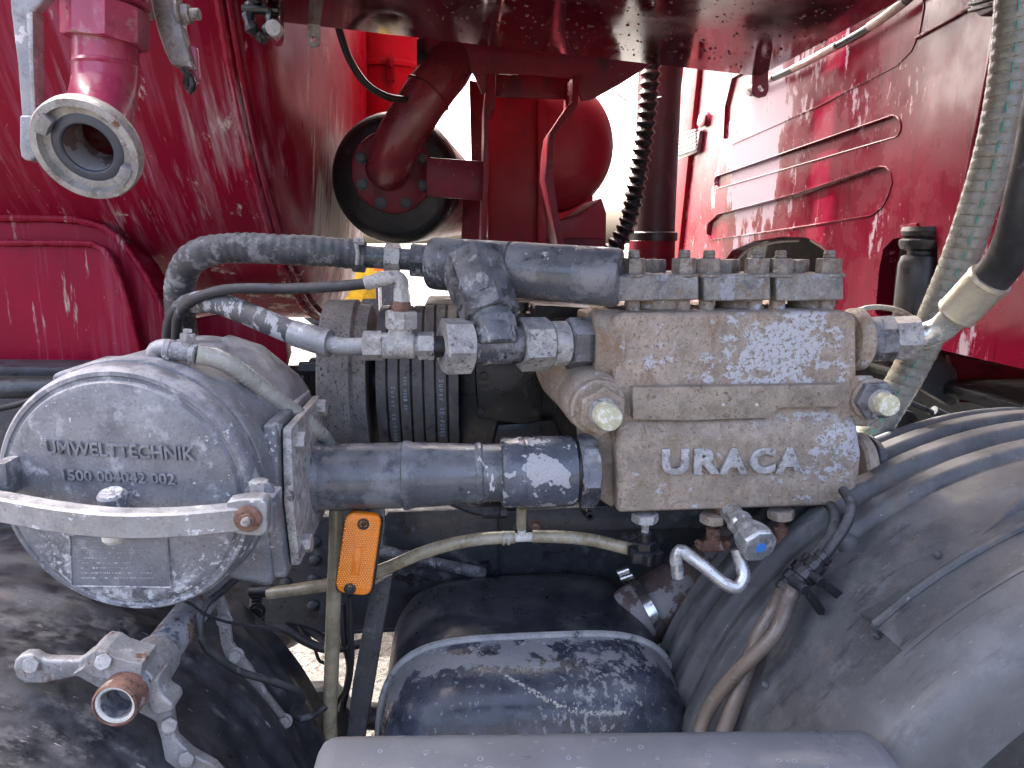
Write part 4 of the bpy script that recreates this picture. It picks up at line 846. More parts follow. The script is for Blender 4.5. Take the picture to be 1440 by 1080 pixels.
for y0_ in (652,):
    cyl('suction_boss', at(1196, 652, PY+.08), at(1214, 651, PY+.08), 44*kk(1200, 652, PY+.08), m_cast, pm, n=40)
    cyl('plug_washer', at(1214, 651, PY+.08), at(1218, 651, PY+.08), 40*kk(1200, 652, PY+.08), m_mach, pm, n=40)
    nut('side_plug', at(1217, 651, PY+.08), at(1230, 650, PY+.08), 40*kk(1200, 652, PY+.08), m_rail, pm, .25)
# the three valve covers on top, each held by four nuts on studs
zt = at(1030, 437, PY).z
for ci, (xa, xb) in enumerate(((857, 986), (987, 1087), (1089, 1190))):
    yk = PY+.025
    cv = pplate('valve_cover', [(xa+3, 391), (xa+10, 387), (xb-10, 385), (xb-3, 389), (xb-3, 422), (xa+3, 424)], yk, .15, m_cover, pm, .007, bseg=3)
    m_ = (xa+xb)/2; wpx = (xb-xa)/2
    base = at(m_, 437, yk+.07); base.z = zt-.004; q = k(base)
    hgt = at(m_, 423, yk).z-zt+.008
    cyl('valve_plug', base, base+Z*hgt, wpx*.62*q, m_cast, pm, n=36)
    ztop = at(m_, 387.5, yk).z
    for fx, fy, stud in ((-.68, .028, 1), (.70, .028, 1), (-.42, .115, 0), (.42, .115, 0), (-.02, .07, 0)) if ci else ((-.40, .028, 1), (.72, .028, 1), (-.80, .06, 0), (.30, .10, 0)):
        bx_ = at(m_+fx*wpx, 389, yk).x; p = V((bx_, yk+fy, ztop+.001))
        if fy < .03:
            cyl('stud_shank', V((bx_, yk+fy, zt-.004)), V((bx_, yk+fy, zt+hgt)), 10.5*q, m_cast, pm, n=16)
        bolt('nut', p, Z, 16.5*q, .030 if stud else .026, m_nut, cv, washer=True, stud=.5 if stud else 0, phase=random.uniform(0, 1), wp=cv)
# drain screws under the block
def drain(name, label, x, ytop, ykn, kind):
    d_ = thing(name, label, 'drain screw', at(x, ykn+16, PY+.01)); Yq = PY+.01
    p = at(x, ytop, Yq); q = k(p)
    nut('nut', at(x, ytop+12, Yq), p, 19*q, m_zinc if kind == 'knob' else m_cast, d_, .4)
    cyl('spindle', at(x, ykn, Yq), at(x, ytop+8, Yq), 5.5*q, m_zinc if kind == 'knob' else m_rust, d_, n=12)
    mt = m_blk if kind == 'knob' else m_rust
    cyl('collar', at(x, ykn+6, Yq), at(x, ykn-22, Yq), 10*q, mt, d_, n=20)
    if kind == 'knob':
        b = at(x, ykn+16, Yq); a_, u_, v_ = basis(Z)
        P = []
        for i in range(48):
            t = 2*math.pi*i/48; rr = (23+3.4*math.cos(6*t))*q; P.append(b+u_*math.cos(t)*rr+v_*math.sin(t)*rr)
        plate('knob', P, Z*15*q, m_blk, d_, .002)
        nut('cap_nut', at(x, ykn+2, Yq), at(x, ykn-9, Yq), 16*q, m_blk, d_)
    else:
        hull('wing_body', [at(x+dx, ykn+dy, Yq+dz) for dx, dy in ((-13, -4), (13, -4), (17, 12), (-17, 12)) for dz in (-.014, .014)], m_rust, d_, .003)
        for s in (-1, 1):
            pplate('wing', [(x+s*8, ykn+2), (x+s*20, ykn-3), (x+s*25, ykn), (x+s*22, ykn+9), (x+s*12, ykn+14)], Yq-.006, .012, m_rust, d_, .002)
drain('drain_knob_screw', 'drain screw with black six-lobed plastic knob under the pump', 907, 721, 770, 'knob')
drain('wing_drain_screw', 'rusty wing-nut drain screw left of the blue-dot tap', 1003, 722, 764, 'wing')
drain('wing_drain_screw', 'rusty wing-nut drain screw right of the blue-dot tap', 1098, 716, 762, 'wing')
# tap with crank handle
tp = thing('drain_tap', 'worn chrome drain tap with blue dot and bent crank handle', 'tap', at(1050, 830, 1.15))
t0, t1 = at(1016, 706, PY+.02), at(1068, 768, PY-.11); dd = (t1-t0).normalized(); L = (t1-t0).length; q = k(t1)
lathe('thread_ring', t0, dd, [(0, 19*q), (.02, 19*q), (.026, 15*q)], m_rust, tp, n=24)
lathe('stem', t0+dd*.02, dd, [(0, 15*q), (L*.25, 15.5*q), (L*.32, 19*q), (L*.38, 19*q), (L*.42, 17*q), (L*.5, 19*q), (L*.6, 24*q), (L*.66, 25.5*q), (L*.8, 26*q)], m_chrome, tp, n=32)
a_, u_, v_ = basis(dd)
lathe('tap_head', t1-dd*L*.22, dd, [(0, 25*q), (.012, 27.5*q), (L*.2, 28*q), (L*.24, 26*q), (L*.25, 24*q), (L*.255, 0)], m_chrome, tp, n=8, phase=.3, smooth=25, bev=.002)
lathe('blue_dot', t1+dd*L*.034, dd, [(0, 8*q), (.0008, 8*q), (.001, 0)], m_blue, tp, n=20)
hp_ = path([(1036, 772, 1.20), (1043, 795, 1.19), (1046, 812, 1.18), (1036, 826, 1.175), (1018, 820, 1.18), (990, 797, 1.20), (966, 779, 1.22), (956, 774, 1.225), (951, 784, 1.225), (952, 798, 1.225), (953, 811, 1.225)])
sweep('crank_handle', hp_, 9.4*kk(1000, 800, 1.2), m_chrome, tp, n=16, step=.006)

# ------------------------------------------------------------------ pulsation valve cylinder above the tee
dv_ = thing('relief_valve', 'dark grey valve cylinder with peeling paint standing on the tee', 'valve', at(690, 470, 1.36))
A, B = at(606, 370, 1.43), at(872, 391, 1.29); d = (B-A).normalized(); L = (B-A).length; r = 36.5*k(A)
lathe('valve_body', A, d, [(0, r*.80), (.004, r*.97), (.012, r), (L*.25, r*1.0), (L*.255, r*.985), (L*.26, r*1.0), (L*.43, r*1.02), (L*.437, r*.96)], m_grey, dv_, n=48)
lathe('valve_barrel', A+d*L*.438, d, [(0, r*.97), (.004, r*1.03), (L*.34, r*1.04), (L*.345, r*1.025), (L*.35, r*1.04), (L*.54, r*1.05), (L*.56, r*.99), (L*.562, r*.8)], m_pipe, dv_, n=48)
n_ = V((.05, -.92, -.40)).normalized(); p = A+d*L*.60+n_*r*1.035
lathe('grub_hole', p, n_, [(-.006, .0045), (.0010, .0045), (.0010, .0035), (-.006, .003), (-.006, 0)], m_dark, dv_, n=12)
nb0, nb1 = at(668, 372, 1.37), at(697, 470, 1.262); dn = (nb1-nb0).normalized(); q = k(nb0)
ln = (nb1-nb0).length
lathe('neck', nb0, dn, [(0, 50*q), (ln*.42, 46*q), (ln*.60, 40*q)], m_grey, dv_, n=8, phase=.25, smooth=20, bev=.004)
nut('neck_nut', nb0+dn*ln*.46, nb0+dn*ln*.80, 41*q, m_grey, dv_, .5)
cyl('neck_end', nb0+dn*ln*.78, nb0+dn*ln*.95, 30*q, m_grey, dv_)

# ------------------------------------------------------------------ rows of pipe fittings, left to right along the pipe axis
def row(parent, items, yf_, Yf_):
    for it in items:
        nm, xa, xb, rp_, mt, kd = it[:6]; ph = it[6] if len(it) > 6 else .3
        p, q_ = at(xa, yf_(xa), Yf_(xa)), at(xb, yf_(xb), Yf_(xb)); rr = rp_*k((p+q_)/2)
        if kd == 'n': nut(nm, p, q_, rr, mt, parent, ph)
        else: cyl(nm, p, q_, rr, mt, parent, ch=kd)
tf = thing('tee_fitting', 'dusty steel tee with big hexagon nuts feeding the pump port', 'fitting', at(710, 525, 1.25))
row(tf, [('thread', 604, 626, 15, m_mach, .1), ('big_nut', 622, 661, 41, m_zinc, 'n', .1), ('barrel', 660, 731, 27, m_grey, .06), ('union_nut', 730, 771, 38, m_zinc, 'n', .35), ('collar', 770, 797, 32, m_zinc, .12), ('adapter_nut', 796, 834, 37, m_grey, 'n', .6)],
    lambda x: 487-(x-620)*.022, lambda x: 1.255+(x-620)*.00035)
cyl('branch', at(697, 486, 1.263), at(693, 446, 1.28), 33*kk(697, 470, 1.26), m_grey, tf)
st_ = thing('small_tee_fitting', 'smaller dusty steel tee joining two hoses left of the big nut', 'fitting', at(563, 506, 1.25))
row(st_, [('nut', 588, 611, 20.5, m_zinc, 'n', .2), ('sleeve', 583, 590, 14, m_zinc, .1), ('barrel', 536, 584, 18.5, m_zinc, .15), ('end_nut', 511, 538, 21, m_zinc, 'n', .5), ('spigot', 609, 624, 10, m_mach, .1)], lambda x: 486, lambda x: 1.255)
cyl('branch', at(563, 486, 1.255), at(563, 455, 1.255), 17*kk(563, 470, 1.25), m_zinc, st_)
nut('branch_nut', at(564, 462, 1.255), at(564, 437, 1.255), 23.5*kk(563, 450, 1.25), m_zinc, st_, .25)
cyl('ring', at(564, 438, 1.255), at(565, 424, 1.255), 13*kk(563, 430, 1.25), m_rust, st_)
nut('upper_nut', at(564, 428, 1.255), at(564, 405, 1.255), 12*kk(563, 415, 1.25), m_zinc, st_, .1)
sweep('elbow', path([(564, 408, 1.255), (564, 396, 1.255), (558, 391, 1.255), (545, 391, 1.255), (528, 395, 1.255)]), 10.5*kk(560, 395, 1.25), m_zinc, st_, n=16, step=.005)
cyl('crimp_sleeve', at(545, 391, 1.255), at(513, 399, 1.256), 10*kk(560, 395, 1.25), m_zinc, st_)
# hoses with their ends
ho = thing('wrapped_hose', 'thick dusty wrapped hose arching over to the relief valve', 'hose', at(262, 500, 1.45))
rib_ = lambda s, t: 1+.030*math.sin(s*2*math.pi/.017+1.5*math.sin(s*31))+.02*math.sin(s*61)
hp1 = path([(268, 520, 1.60), (258, 470, 1.55), (252, 425, 1.50), (258, 382, 1.46), (280, 358, 1.43), (325, 349, 1.42), (400, 351, 1.42), (460, 354, 1.42), (512, 359, 1.43)])
sweep('hose', hp1, 21*kk(400, 350, 1.42), m_rubw, ho, n=24, step=.0035, rf=rib_)
row(ho, [('crimp_band', 497, 514, 22.5, m_rubw, .05), ('nipple', 512, 542, 15.5, m_grey, .1), ('swivel_nut', 541, 563, 21, m_zinc, 'n', .3), ('thread', 562, 579, 15, m_grey, .1), ('hex_adapter', 577, 607, 24.5, m_grey, 'n', .1)], lambda x: 360+(x-500)*.068, lambda x: 1.43)
sweep('clip_worm', path([(500, 340, 1.40), (503, 355, 1.395), (502, 372, 1.40)]), .004, m_zinc, ho, n=8); nut('clip_screw', at(498, 339, 1.40), at(512, 339, 1.40), .0075, m_zinc, ho)
h2 = thing('thin_black_hose', 'thin black rubber hose curving from the elbow down behind the filter', 'hose', at(246, 490, 1.4))
sweep('hose', path([(520, 398, 1.256), (470, 403, 1.28), (400, 406, 1.32), (330, 406, 1.34), (290, 414, 1.36), (262, 428, 1.38), (250, 448, 1.40), (248, 475, 1.42), (250, 500, 1.44)]), 7.6*kk(400, 405, 1.32), m_rub, h2, n=14)
h2b = sweep('thin_black_hose', path([(318, 424, 1.42), (285, 420, 1.42), (258, 425, 1.42), (240, 448, 1.43), (236, 480, 1.45), (240, 500, 1.47)]), 8.5*kk(250, 440, 1.42), m_rub, None, n=14)
tag(h2b, 'second thin black hose bending down beside the wrapped hose', 'hose')
h3 = thing('chalky_hose', 'black hose smeared with white chalk running down to the small tee', 'hose', at(300, 440, 1.4))
sweep('hose', path([(262, 430, 1.43), (285, 424, 1.40), (312, 428, 1.37), (345, 440, 1.34), (390, 459, 1.30), (428, 474, 1.28)]), 16.5*kk(370, 450, 1.32), m_hosec, h3, n=20)
sweep('ferrule', path([(412, 468, 1.285), (440, 477, 1.272), (458, 482, 1.265)]), lambda t: 18.5*kk(440, 475, 1.27), m_bar, h3, n=24)
sweep('collar', path([(452, 480, 1.268), (458, 482, 1.266), (464, 483, 1.264)]), 20*kk(440, 475, 1.27), m_bar, h3, n=24)
sweep('bent_tube', path([(458, 482, 1.265), (478, 487, 1.26), (490, 487.5, 1.257), (514, 487, 1.255)]), 12.5*kk(480, 485, 1.26), m_bar, h3, n=20)

# right-hand discharge fitting, elbow, ferrule, hose
dh = thing('discharge_hose', 'thick black discharge hose with yellowish crimped ferrule and bright elbow', 'hose', at(1260, 510, 1.3))
row(dh, [('adapter', 1210, 1240, 31, m_grey, .1), ('hex_adapter', 1228, 1258, 32, m_grey, 'n', .5), ('swivel_nut', 1256, 1292, 31, m_zinc, 'n', .2)], lambda x: 478-(x-1210)*.05, lambda x: PY+.06-(x-1210)*.0004)
el = path([(1284, 474, 1.295), (1306, 470, 1.285), (1324, 462, 1.27), (1338, 449, 1.255), (1352, 434, 1.235)])
sweep('elbow', el, lambda t: 18.5*kk(1310, 470, 1.27), m_elb, dh, n=24, step=.006)
f0, f1 = at(1345, 441, 1.245), at(1394, 391, 1.19); dd = (f1-f0).normalized(); L = (f1-f0).length; q = k(f0)
lathe('ferrule', f0, dd, [(-.004, 18*q), (-.003, 25*q), (0, 27*q), (.004, 28*q), (.008, 27*q), (L*.9, 28*q), (L*.92, 29*q), (L, 28*q), (L*1.01, 25*q)], m_brass, dh, n=36)
sweep('hose', [f1-dd*.03]+path([(1402, 382, 1.18), (1420, 355, 1.15), (1434, 318, 1.11), (1446, 270, 1.09), (1462, 200, 1.08), (1480, 100, 1.07)]), 27*kk(1420, 350, 1.13), m_rub, dh, n=28)
# spiral suction hose
sh_ = thing('spiral_hose', 'translucent spiral hose with dashed green stripe at the right edge', 'hose', at(1200, 660, 1.5))
hp2 = path([(1432, -60, 1.30), (1428, 20, 1.31), (1420, 100, 1.32), (1404, 190, 1.33), (1376, 290, 1.35), (1340, 390, 1.38), (1295, 490, 1.42), (1250, 570, 1.45), (1200, 645, 1.48), (1160, 700, 1.5)])
rr = 25*kk(1376, 290, 1.35)
sweep('tube', hp2, rr, m_spir, sh_, n=28, step=.0016, rf=lambda s, t: 1+.012*math.sin(s*2*math.pi/.0215))
SP = spline(hp2, .004); run = 0; seg = []
segs = []
for i in range(1, len(SP)):
    run += (SP[i]-SP[i-1]).length
    tdir = (SP[i]-SP[i-1]).normalized(); side = (CAM-SP[i]).normalized()+V((.12, 0, 0)); side = (side-tdir*side.dot(tdir)).normalized()
    pnt = SP[i]+side*rr*1.012
    if (run % .034) < .021: seg.append(pnt)
    elif len(seg) > 2: segs.append(seg); seg = []
    else: seg = []
for s_ in segs: sweep('green_dash', s_, 1, m_green, sh_, smooth_path=False, sect=[(-.0012, -.0030), (.0012, -.0030), (.0012, .0030), (-.0012, .0030)], hint=(CAM-s_[0]).normalized()+V((.12, 0, 0)))

m_wire = M('spiral_wire_dark', (.17, .16, .125), .4, bump=0, grit=.2)  # reinforcing helix, a little darker than the hose wall
HS = spline(hp2, .0018); _, hu, hv = basis(HS[1]-HS[0]); run = 0; hx = []
for i in range(1, len(HS)-1):
    t_ = (HS[i+1]-HS[i-1]).normalized(); hu = (hu-t_*hu.dot(t_)).normalized(); hv = t_.cross(hu); run += (HS[i]-HS[i-1]).length
    a_ = run*2*math.pi/.0215; hx.append(HS[i]+(hu*math.cos(a_)+hv*math.sin(a_))*rr*1.0)
sweep('spiral', hx, .0011, m_wire, sh_, n=5, smooth_path=False)

# ------------------------------------------------------------------ lower suction pipe
sp = thing('suction_pipe', 'long grey suction pipe with flaking sleeve between filter and pump', 'pipe', at(620, 722, 1.3))
yfn = lambda x: 672-(x-418)*.026; Yfn = lambda x: 1.29
def pl_(x): return at(x, yfn(x), Yfn(x))
q = k(pl_(600)); o_ = pl_(418); d = (pl_(840)-o_).normalized(); sx_ = lambda x: (pl_(x)-o_).length
lathe('pipe', o_, d, [(0, 46*q)]+[(sx_(x), r_*q) for x, r_ in ((566, 46), (568, 48), (573, 48.5), (578, 47.5), (581, 46), (640, 43), (668, 41.5), (671, 43.5), (676, 43.5), (679, 41.2), (712, 40.5))], m_pipe, sp, n=56)
lathe('sleeve', o_+d*sx_(704), d, [(0, 41*q), (.002, 48*q), (.006, 50*q), (sx_(735)-sx_(704), 50*q), (sx_(736)-sx_(704), 49*q), (sx_(738)-sx_(704), 50*q), (sx_(800)-sx_(704), 50*q), (sx_(807)-sx_(704), 47*q), (sx_(808)-sx_(704), 40*q)], m_sleeve, sp, n=56)
cyl('gasket', pl_(806), pl_(814), 44*q, m_mach, sp, n=40)
nut('lock_nut', pl_(812), pl_(838), 53*q, m_grey, sp, .15)
pplate('lamp_tab', [(482, 712), (541, 712), (541, 726), (538, 772), (532, 774), (486, 770)], 1.285, .006, m_pipe, sp, .002)
# orange marker lamp
ml = thing('marker_lamp', 'orange rectangular side marker lamp screwed below the pipe', 'lamp', at(500, 842, 1.26))
def rnd(P, r, n=5):
    out = []
    for i in range(len(P)):
        a, b, c = V(P[i-1]), V(P[i]), V(P[(i+1) % len(P)]); u, v = (a-b).normalized(), (c-b).normalized()
        for j in range(n+1):
            t = j/n; p = (b+u*r)*(1-t)**2+b*2*t*(1-t)+(b+v*r)*t*t; out.append((p.x, p.y))
    return out
lamp = rnd([(486, 721), (537, 725), (521, 840), (470, 833)], 15)
pplate('housing', [(x+ (3 if x > 505 else -1), y+1) for x, y in lamp], 1.262, .018, m_blk, ml, .004)
lens = pplate('lens', lamp, 1.245, .018, m_amb, ml, .006, bseg=3)
cx_, cy_ = 503, 782
axv = V((51, -108, 0)).normalized()
def lp(u, v): return (503+u*1.0+v*(-.13), 780+v+u*.07)
bm_v, bm_f = [], []
for i in range(30):
    for j in range(11):
        u, v = -24+48*(i % 11)/10, 0
for row_ in range(34):
    v = -46+row_*2.75
    for cc in range(13):
        u = -23+cc*3.7+(1.85 if row_ % 2 else 0)
        if abs(u) < 6.5 and -12 < v < 30: continue
        x, y = lp(u, v); p = at(x, y, 1.2445); q = k(p)*1.5; b = len(bm_v)
        bm_v += [p+V((-q, 0, 0)), p+V((0, 0, -q)), p+V((q, 0, 0)), p+V((0, 0, q)), p+V((0, -.0016, 0))]
        bm_f += [(b, b+1, b+4), (b+1, b+2, b+4), (b+2, b+3, b+4), (b+3, b, b+4)]
m_amb2 = M('amber_prism', (1.0, .36, .05), .10, var=.15, vscale=40, bump=0, coat=.5, grit=0)
mk('reflex_prisms', bm_v, bm_f, m_amb2, lens, 0, kind='stuff', recalc=False)
pplate('centre_window', [lp(-5, -10), lp(5, -10), lp(5, 28), lp(-5, 28)], 1.2425, .006, m_amb, lens, .001)
for x, y in ((511, 737), (492, 828)):
    p = at(x, y, 1.2445); q = k(p)
    lathe('screw_well', p+Yv*.001, -Yv, [(0, 8.5*q), (.0022, 8.5*q), (.0026, 5.5*q), (.0010, 5*q), (.0005, 0)], m_blk, ml, n=20); lathe('screw', p, -Yv, [(0, 4*q), (.0018, 3.4*q), (.0018, 0)], m_mach, ml, n=12)

# ------------------------------------------------------------------ amber drain hoses
yt = sweep('amber_upright_tube', path([(474, 715, 1.34), (472, 780, 1.34), (469, 850, 1.34), (466, 950, 1.34), (464, 1010, 1.34), (465, 1090, 1.34)]), 10.5*kk(470, 850, 1.34), m_yel, None, n=18)
tag(yt, 'stained amber clear tube hanging straight down behind the marker lamp', 'tube')
ah = thing('amber_drain_hose', 'yellowed clear drain hose with white tee below the sleeve', 'hose', at(735, 775, 1.33))
sweep('hose', path([(378, 834, 1.44), (430, 827, 1.42), (480, 818, 1.40), (540, 800, 1.37), (590, 779, 1.35), (640, 764, 1.34), (685, 757, 1.33), (724, 755, 1.33)]), 9.2*kk(600, 780, 1.35), m_yel, ah, n=16)
sweep('hose', path([(748, 754, 1.33), (790, 755, 1.33), (830, 759, 1.33), (870, 768, 1.32), (900, 775, 1.315)]), 9.2*kk(800, 760, 1.33), m_yel, ah, n=16)
sweep('stub_hose', path([(734, 712, 1.31), (733, 728, 1.32), (733, 742, 1.33)]), 7.5*kk(733, 730, 1.33), m_yel, ah, n=16)
cyl('tee', at(722, 756, 1.33), at(750, 755, 1.33), 6.5*kk(733, 750, 1.33), m_wht, ah); cyl('tee_branch', at(734, 756, 1.33), at(733, 738, 1.33), 6*kk(733, 750, 1.33), m_wht, ah)
for x in (705, 712): cyl('clip', at(x, 756.5, 1.33), at(x+5, 756.3, 1.33), 10.5*kk(733, 750, 1.33), m_yel, ah)

# ------------------------------------------------------------------ twin hoses on the right with lever couplings
def onf(x, y, off):
    p = fs(x, y, off); return p if p.y < 1.44 else at(x, y, 1.44)
for i, (pts, low, lab, lev, off) in enumerate((
    ([(1186, 690), (1197, 708), (1191, 735), (1174, 762), (1158, 784)], [(1116, 826), (1106, 850), (1090, 890), (1052, 930), (1016, 968), (990, 1010), (978, 1060)], 'brown-grey hose with black lever coupling, front one of the twin hoses on the fender', [(1136, 826), (1148, 836), (1162, 858), (1160, 866), (1152, 866), (1136, 842)], .050),
    ([(1160, 704), (1173, 720), (1171, 745), (1157, 768), (1140, 788)], [(1100, 832), (1090, 855), (1068, 890), (1052, 935), (1036, 980), (1014, 1040), (1004, 1070)], 'brown-grey hose with black lever coupling, rear one of the twin hoses on the fender', [(1158, 816), (1170, 820), (1194, 840), (1194, 848), (1186, 850), (1160, 830)], .024))):
    P_ = [onf(x, y, off) for x, y in pts]; L_ = [onf(x, y, off) for x, y in low]
    th = thing('lever_coupling_hose', lab, 'hose', L_[-1], 'twin hoses on the front fender')
    sweep('upper_hose', P_, 7.5*k(P_[2]), m_rub, th, n=14)
    sweep('lower_hose', L_, 10.5*k(L_[2]), m_browh, th, n=16)
    A, B = P_[-1], L_[0]; A = A+(P_[-2]-A)*.2; d = (B-A).normalized(); L = (B-A).length; q = k(A)
    cpb = lathe('coupling', A, d, [(0, 9*q), (.002, 13*q), (L*.16, 13*q), (L*.17, 10*q), (L*.26, 10*q), (L*.27, 16*q), (L*.45, 16*q), (L*.46, 12*q), (L*.52, 12*q), (L*.53, 16.5*q), (L*.72, 16.5*q), (L*.74, 13*q), (L*.84, 13*q), (L*.85, 15*q), (L*.98, 14*q), (L, 10*q)], m_blk, th, n=12, smooth=25)
    ly = onf(lev[0][0], lev[0][1], off+.02).y
    pplate('lever', lev, ly, .012, m_blk, cpb, .003, bseg=3)
    m2 = at((lev[0][0]+lev[-1][0])/2-6, (lev[0][1]+lev[-1][1])/2-6, ly); cyl('pivot', m2+V((-.006, .03, 0)), m2+V((0, -.006, 0)), .009, m_blk, cpb, n=14)

# ------------------------------------------------------------------ cast filter housing on the left
m_dpan = M('dark_data_panel', (.15, .157, .17), .42, var=.25, vscale=20, bump=.25, bscale=200, grit=.5, layers=[((.24, .245, .255), 40, I3, .56, .66, .7)])
fo = thing('filter_housing', 'large round grey cast filter housing lettered UMWELTTECHNIK at left', 'filter', at(190, 865, 1.15))
FC = at(170, 699, 1.02); fd = V((.10, 1, .03)).normalized(); q = k(FC); fr_ = 185*q
lathe('body', FC+fd*.050, fd, [(0, fr_*.96), (.003, fr_*1.01), (.02, fr_*1.025), (.05, fr_*1.0), (.14, fr_*.98), (.27, fr_*.97), (.31, fr_*.88), (.32, 0)], m_alu, fo, n=88, sq=1.0)
fcov = lathe('cover', FC, fd, [(-.004, 0), (-.002, fr_*.55), (.001, fr_*.84), (.004, fr_*.885), (.011, fr_*.905), (.0115, fr_*.925), (.009, fr_*.935), (.010, fr_*.965), (.016, fr_*.99), (.026, fr_), (.046, fr_*1.0), (.049, fr_*.975)], m_alu, fo, n=88)
# square outlet side with a bolted flange
arcp = []
for yy in (.065, .33):
    for a_ in (-60, -40, -15, 10, 35, 60, 80):
        bb, uu, vv = basis(fd); t = R(a_); arcp.append(FC+fd*yy+V((math.cos(t), 0, math.sin(t)))*fr_*1.0)
XF = at(398, 690, 1.20).x
cor = [V((XF, y_, at(410, z_, 1.2).z)) for y_ in (1.09, 1.45) for z_ in (592, 786)]
hull('outlet_chest', arcp+cor, m_alu, fo, .012)
zt_, zb_ = at(415, 586, 1.15).z, at(405, 794, 1.15).z
mk('outlet_flange', [V((XF+x_, y_, z_)) for x_ in (0, .022) for y_, z_ in ((1.10, zt_), (1.37, zt_), (1.39, (zt_+zb_)/2), (1.37, zb_), (1.10, zb_), (1.08, (zt_+zb_)/2))], [tuple(range(6)), tuple(range(6, 12))]+[(i, (i+1) % 6, (i+1) % 6+6, i+6) for i in range(6)], m_alu, fo, 35, .006, 3)
mk('pipe_flange', [V((XF+x_, y_, z_)) for x_ in (.025, .040) for y_, z_ in ((1.12, zt_-.012), (1.37, zt_-.012), (1.385, (zt_+zb_)/2), (1.37, zb_+.012), (1.12, zb_+.012), (1.10, (zt_+zb_)/2))], [tuple(range(6)), tuple(range(6, 12))]+[(i, (i+1) % 6, (i+1) % 6+6, i+6) for i in range(6)], m_zinc, fo, 35, .004, 2)
for y_, z_ in ((1.145, zt_-.04), (1.145, zb_+.04), (1.34, zt_-.03)): bolt('bolt', V((XF+.040, y_, z_)), X, .0155, .016, m_zinc, fo)
c_ = at(428, 671, 1.29); lathe('outlet_neck', V((XF+.03, c_.y, c_.z)), X, [(0, .07), (.012, .066), (.02, .062), (.026, .060)], m_pipe, fo, n=48)
pplate('rear_boss', [(72, 528), (84, 522), (180, 524), (188, 540), (186, 590), (72, 590)], 1.16, .16, m_alu, fo, .012, bseg=4)
pplate('rear_wedge', [(146, 522), (156, 512), (168, 510), (184, 520), (184, 534), (146, 534)], 1.20, .10, m_mach, fo, .006)
# retaining bar across the cover
bp = path([(-60, 704, .985), (0, 712, .968), (80, 726, .950), (165, 735, .940), (250, 734, .945), (320, 728, .960), (352, 726, .97)])
hb = 18.5*kk(165, 730, .955)
rbar = sweep('retaining_bar', bp, 1, m_bar, fo, sect=[(x_, y_) for x_, y_ in ((-.014, -hb*.85), (-.010, -hb), (.012, -hb), (.014, -hb*.85), (.014, hb*.85), (.010, hb), (-.010, hb), (-.014, hb*.85))], hint=Z, smooth=30)
pe = at(350, 728, .955); qe = k(pe)
pplate('bar_eye', [(318, 706), (340, 702), (368, 702), (376, 710), (376, 748), (368, 755), (340, 753), (318, 747)], .953, .03, m_bar, rbar, .004, bseg=3)
lathe('rusty_washer', pe-Yv*.004, -Yv, [(0, 19*qe), (.003, 19*qe), (.004, 17*qe), (.004, 0)], m_rust, rbar, n=28)
nut('eye_bolt', pe-Yv*.007, pe-Yv*.012, 11*qe, m_rust, rbar); lathe('bolt_tip', pe-Yv*.012, -Yv, [(0, 6.5*qe), (.006, 6.5*qe), (.008, 4*qe), (.008, 0)], m_galv, rbar, n=14)
pplate('bar_link', [(352, 702), (384, 702), (384, 750), (352, 756)], .975, .06, m_alu, fo, .006)
hull('hinge_ear', path([(345, 690, 1.0), (352, 677, 1.0), (378, 678, 1.0), (386, 690, 1.0), (384, 700, 1.0), (350, 702, 1.0)])+path([(352, 680, 1.12), (392, 680, 1.12), (392, 705, 1.12), (352, 705, 1.12)]), m_alu, fo, .004)
lathe('hinge_pin', at(364, 682, 1.01), Z, [(-.02, .014), (.006, .014), (.008, .011), (.008, 0)], m_zinc, fo, n=16)
pplate('left_ear', [(-20, 655), (8, 650), (12, 700), (-20, 705)], 1.0, .06, m_alu, fo, .006)
cz = at(158, 700, .99); lathe('centre_screw', cz-Z*.004, Z+V((0, -.25, 0)), [(-.02, 19*q), (.010, 18*q), (.014, 15*q), (.014, 0)], m_alu, fo, n=20)
lathe('centre_screw_end', at(160, 752, .985), -Z, [(-.02, 15*q), (.006, 15*q), (.012, 10*q), (.012, 0)], m_wht, fo, n=16)
# raised lettering follows the cover plane
cr = fd.cross(Z).normalized()
cr = -cr if cr.x < 0 else cr
cu_ = cr.cross(fd).normalized()
cu_ = -cu_ if cu_.z < 0 else cu_
def onc(px, py, off=.0):
    d_ = ray(px, py); p0 = FC-fd*(.0035+off); return CAM+d_*((p0-CAM).dot(fd)/d_.dot(fd))
pA, pB = onc(66, 638), onc(276, 648); w_ = (pB-pA).length
text('raised_lettering', 'UMWELTTECHNIK', pA, pB-pA, cu_, w_, 20*q, .0045, m_dpan, fcov, thick=.014, bevel=.008)
pA, pB = onc(90, 675), onc(248, 681)
text('raised_numbers', '1500 004042 002', pA, pB-pA, cu_, (pB-pA).length, 16*q, .004, m_dpan, fcov, thick=.012, bevel=.008)
plate('data_panel', [onc(98, 752, -.002), onc(236, 757, -.002), onc(240, 826, -.002), onc(101, 824, -.002)], -fd*.0022, m_dpan, fcov, .001)
pf_ = [onc(98, 752, .0006), onc(236, 757, .0006), onc(240, 826, .0006), onc(101, 824, .0006)]
sweep('panel_frame', pf_+[pf_[0]], .0016, m_alu, fcov, n=6, smooth_path=False)
ev, ef = [], []
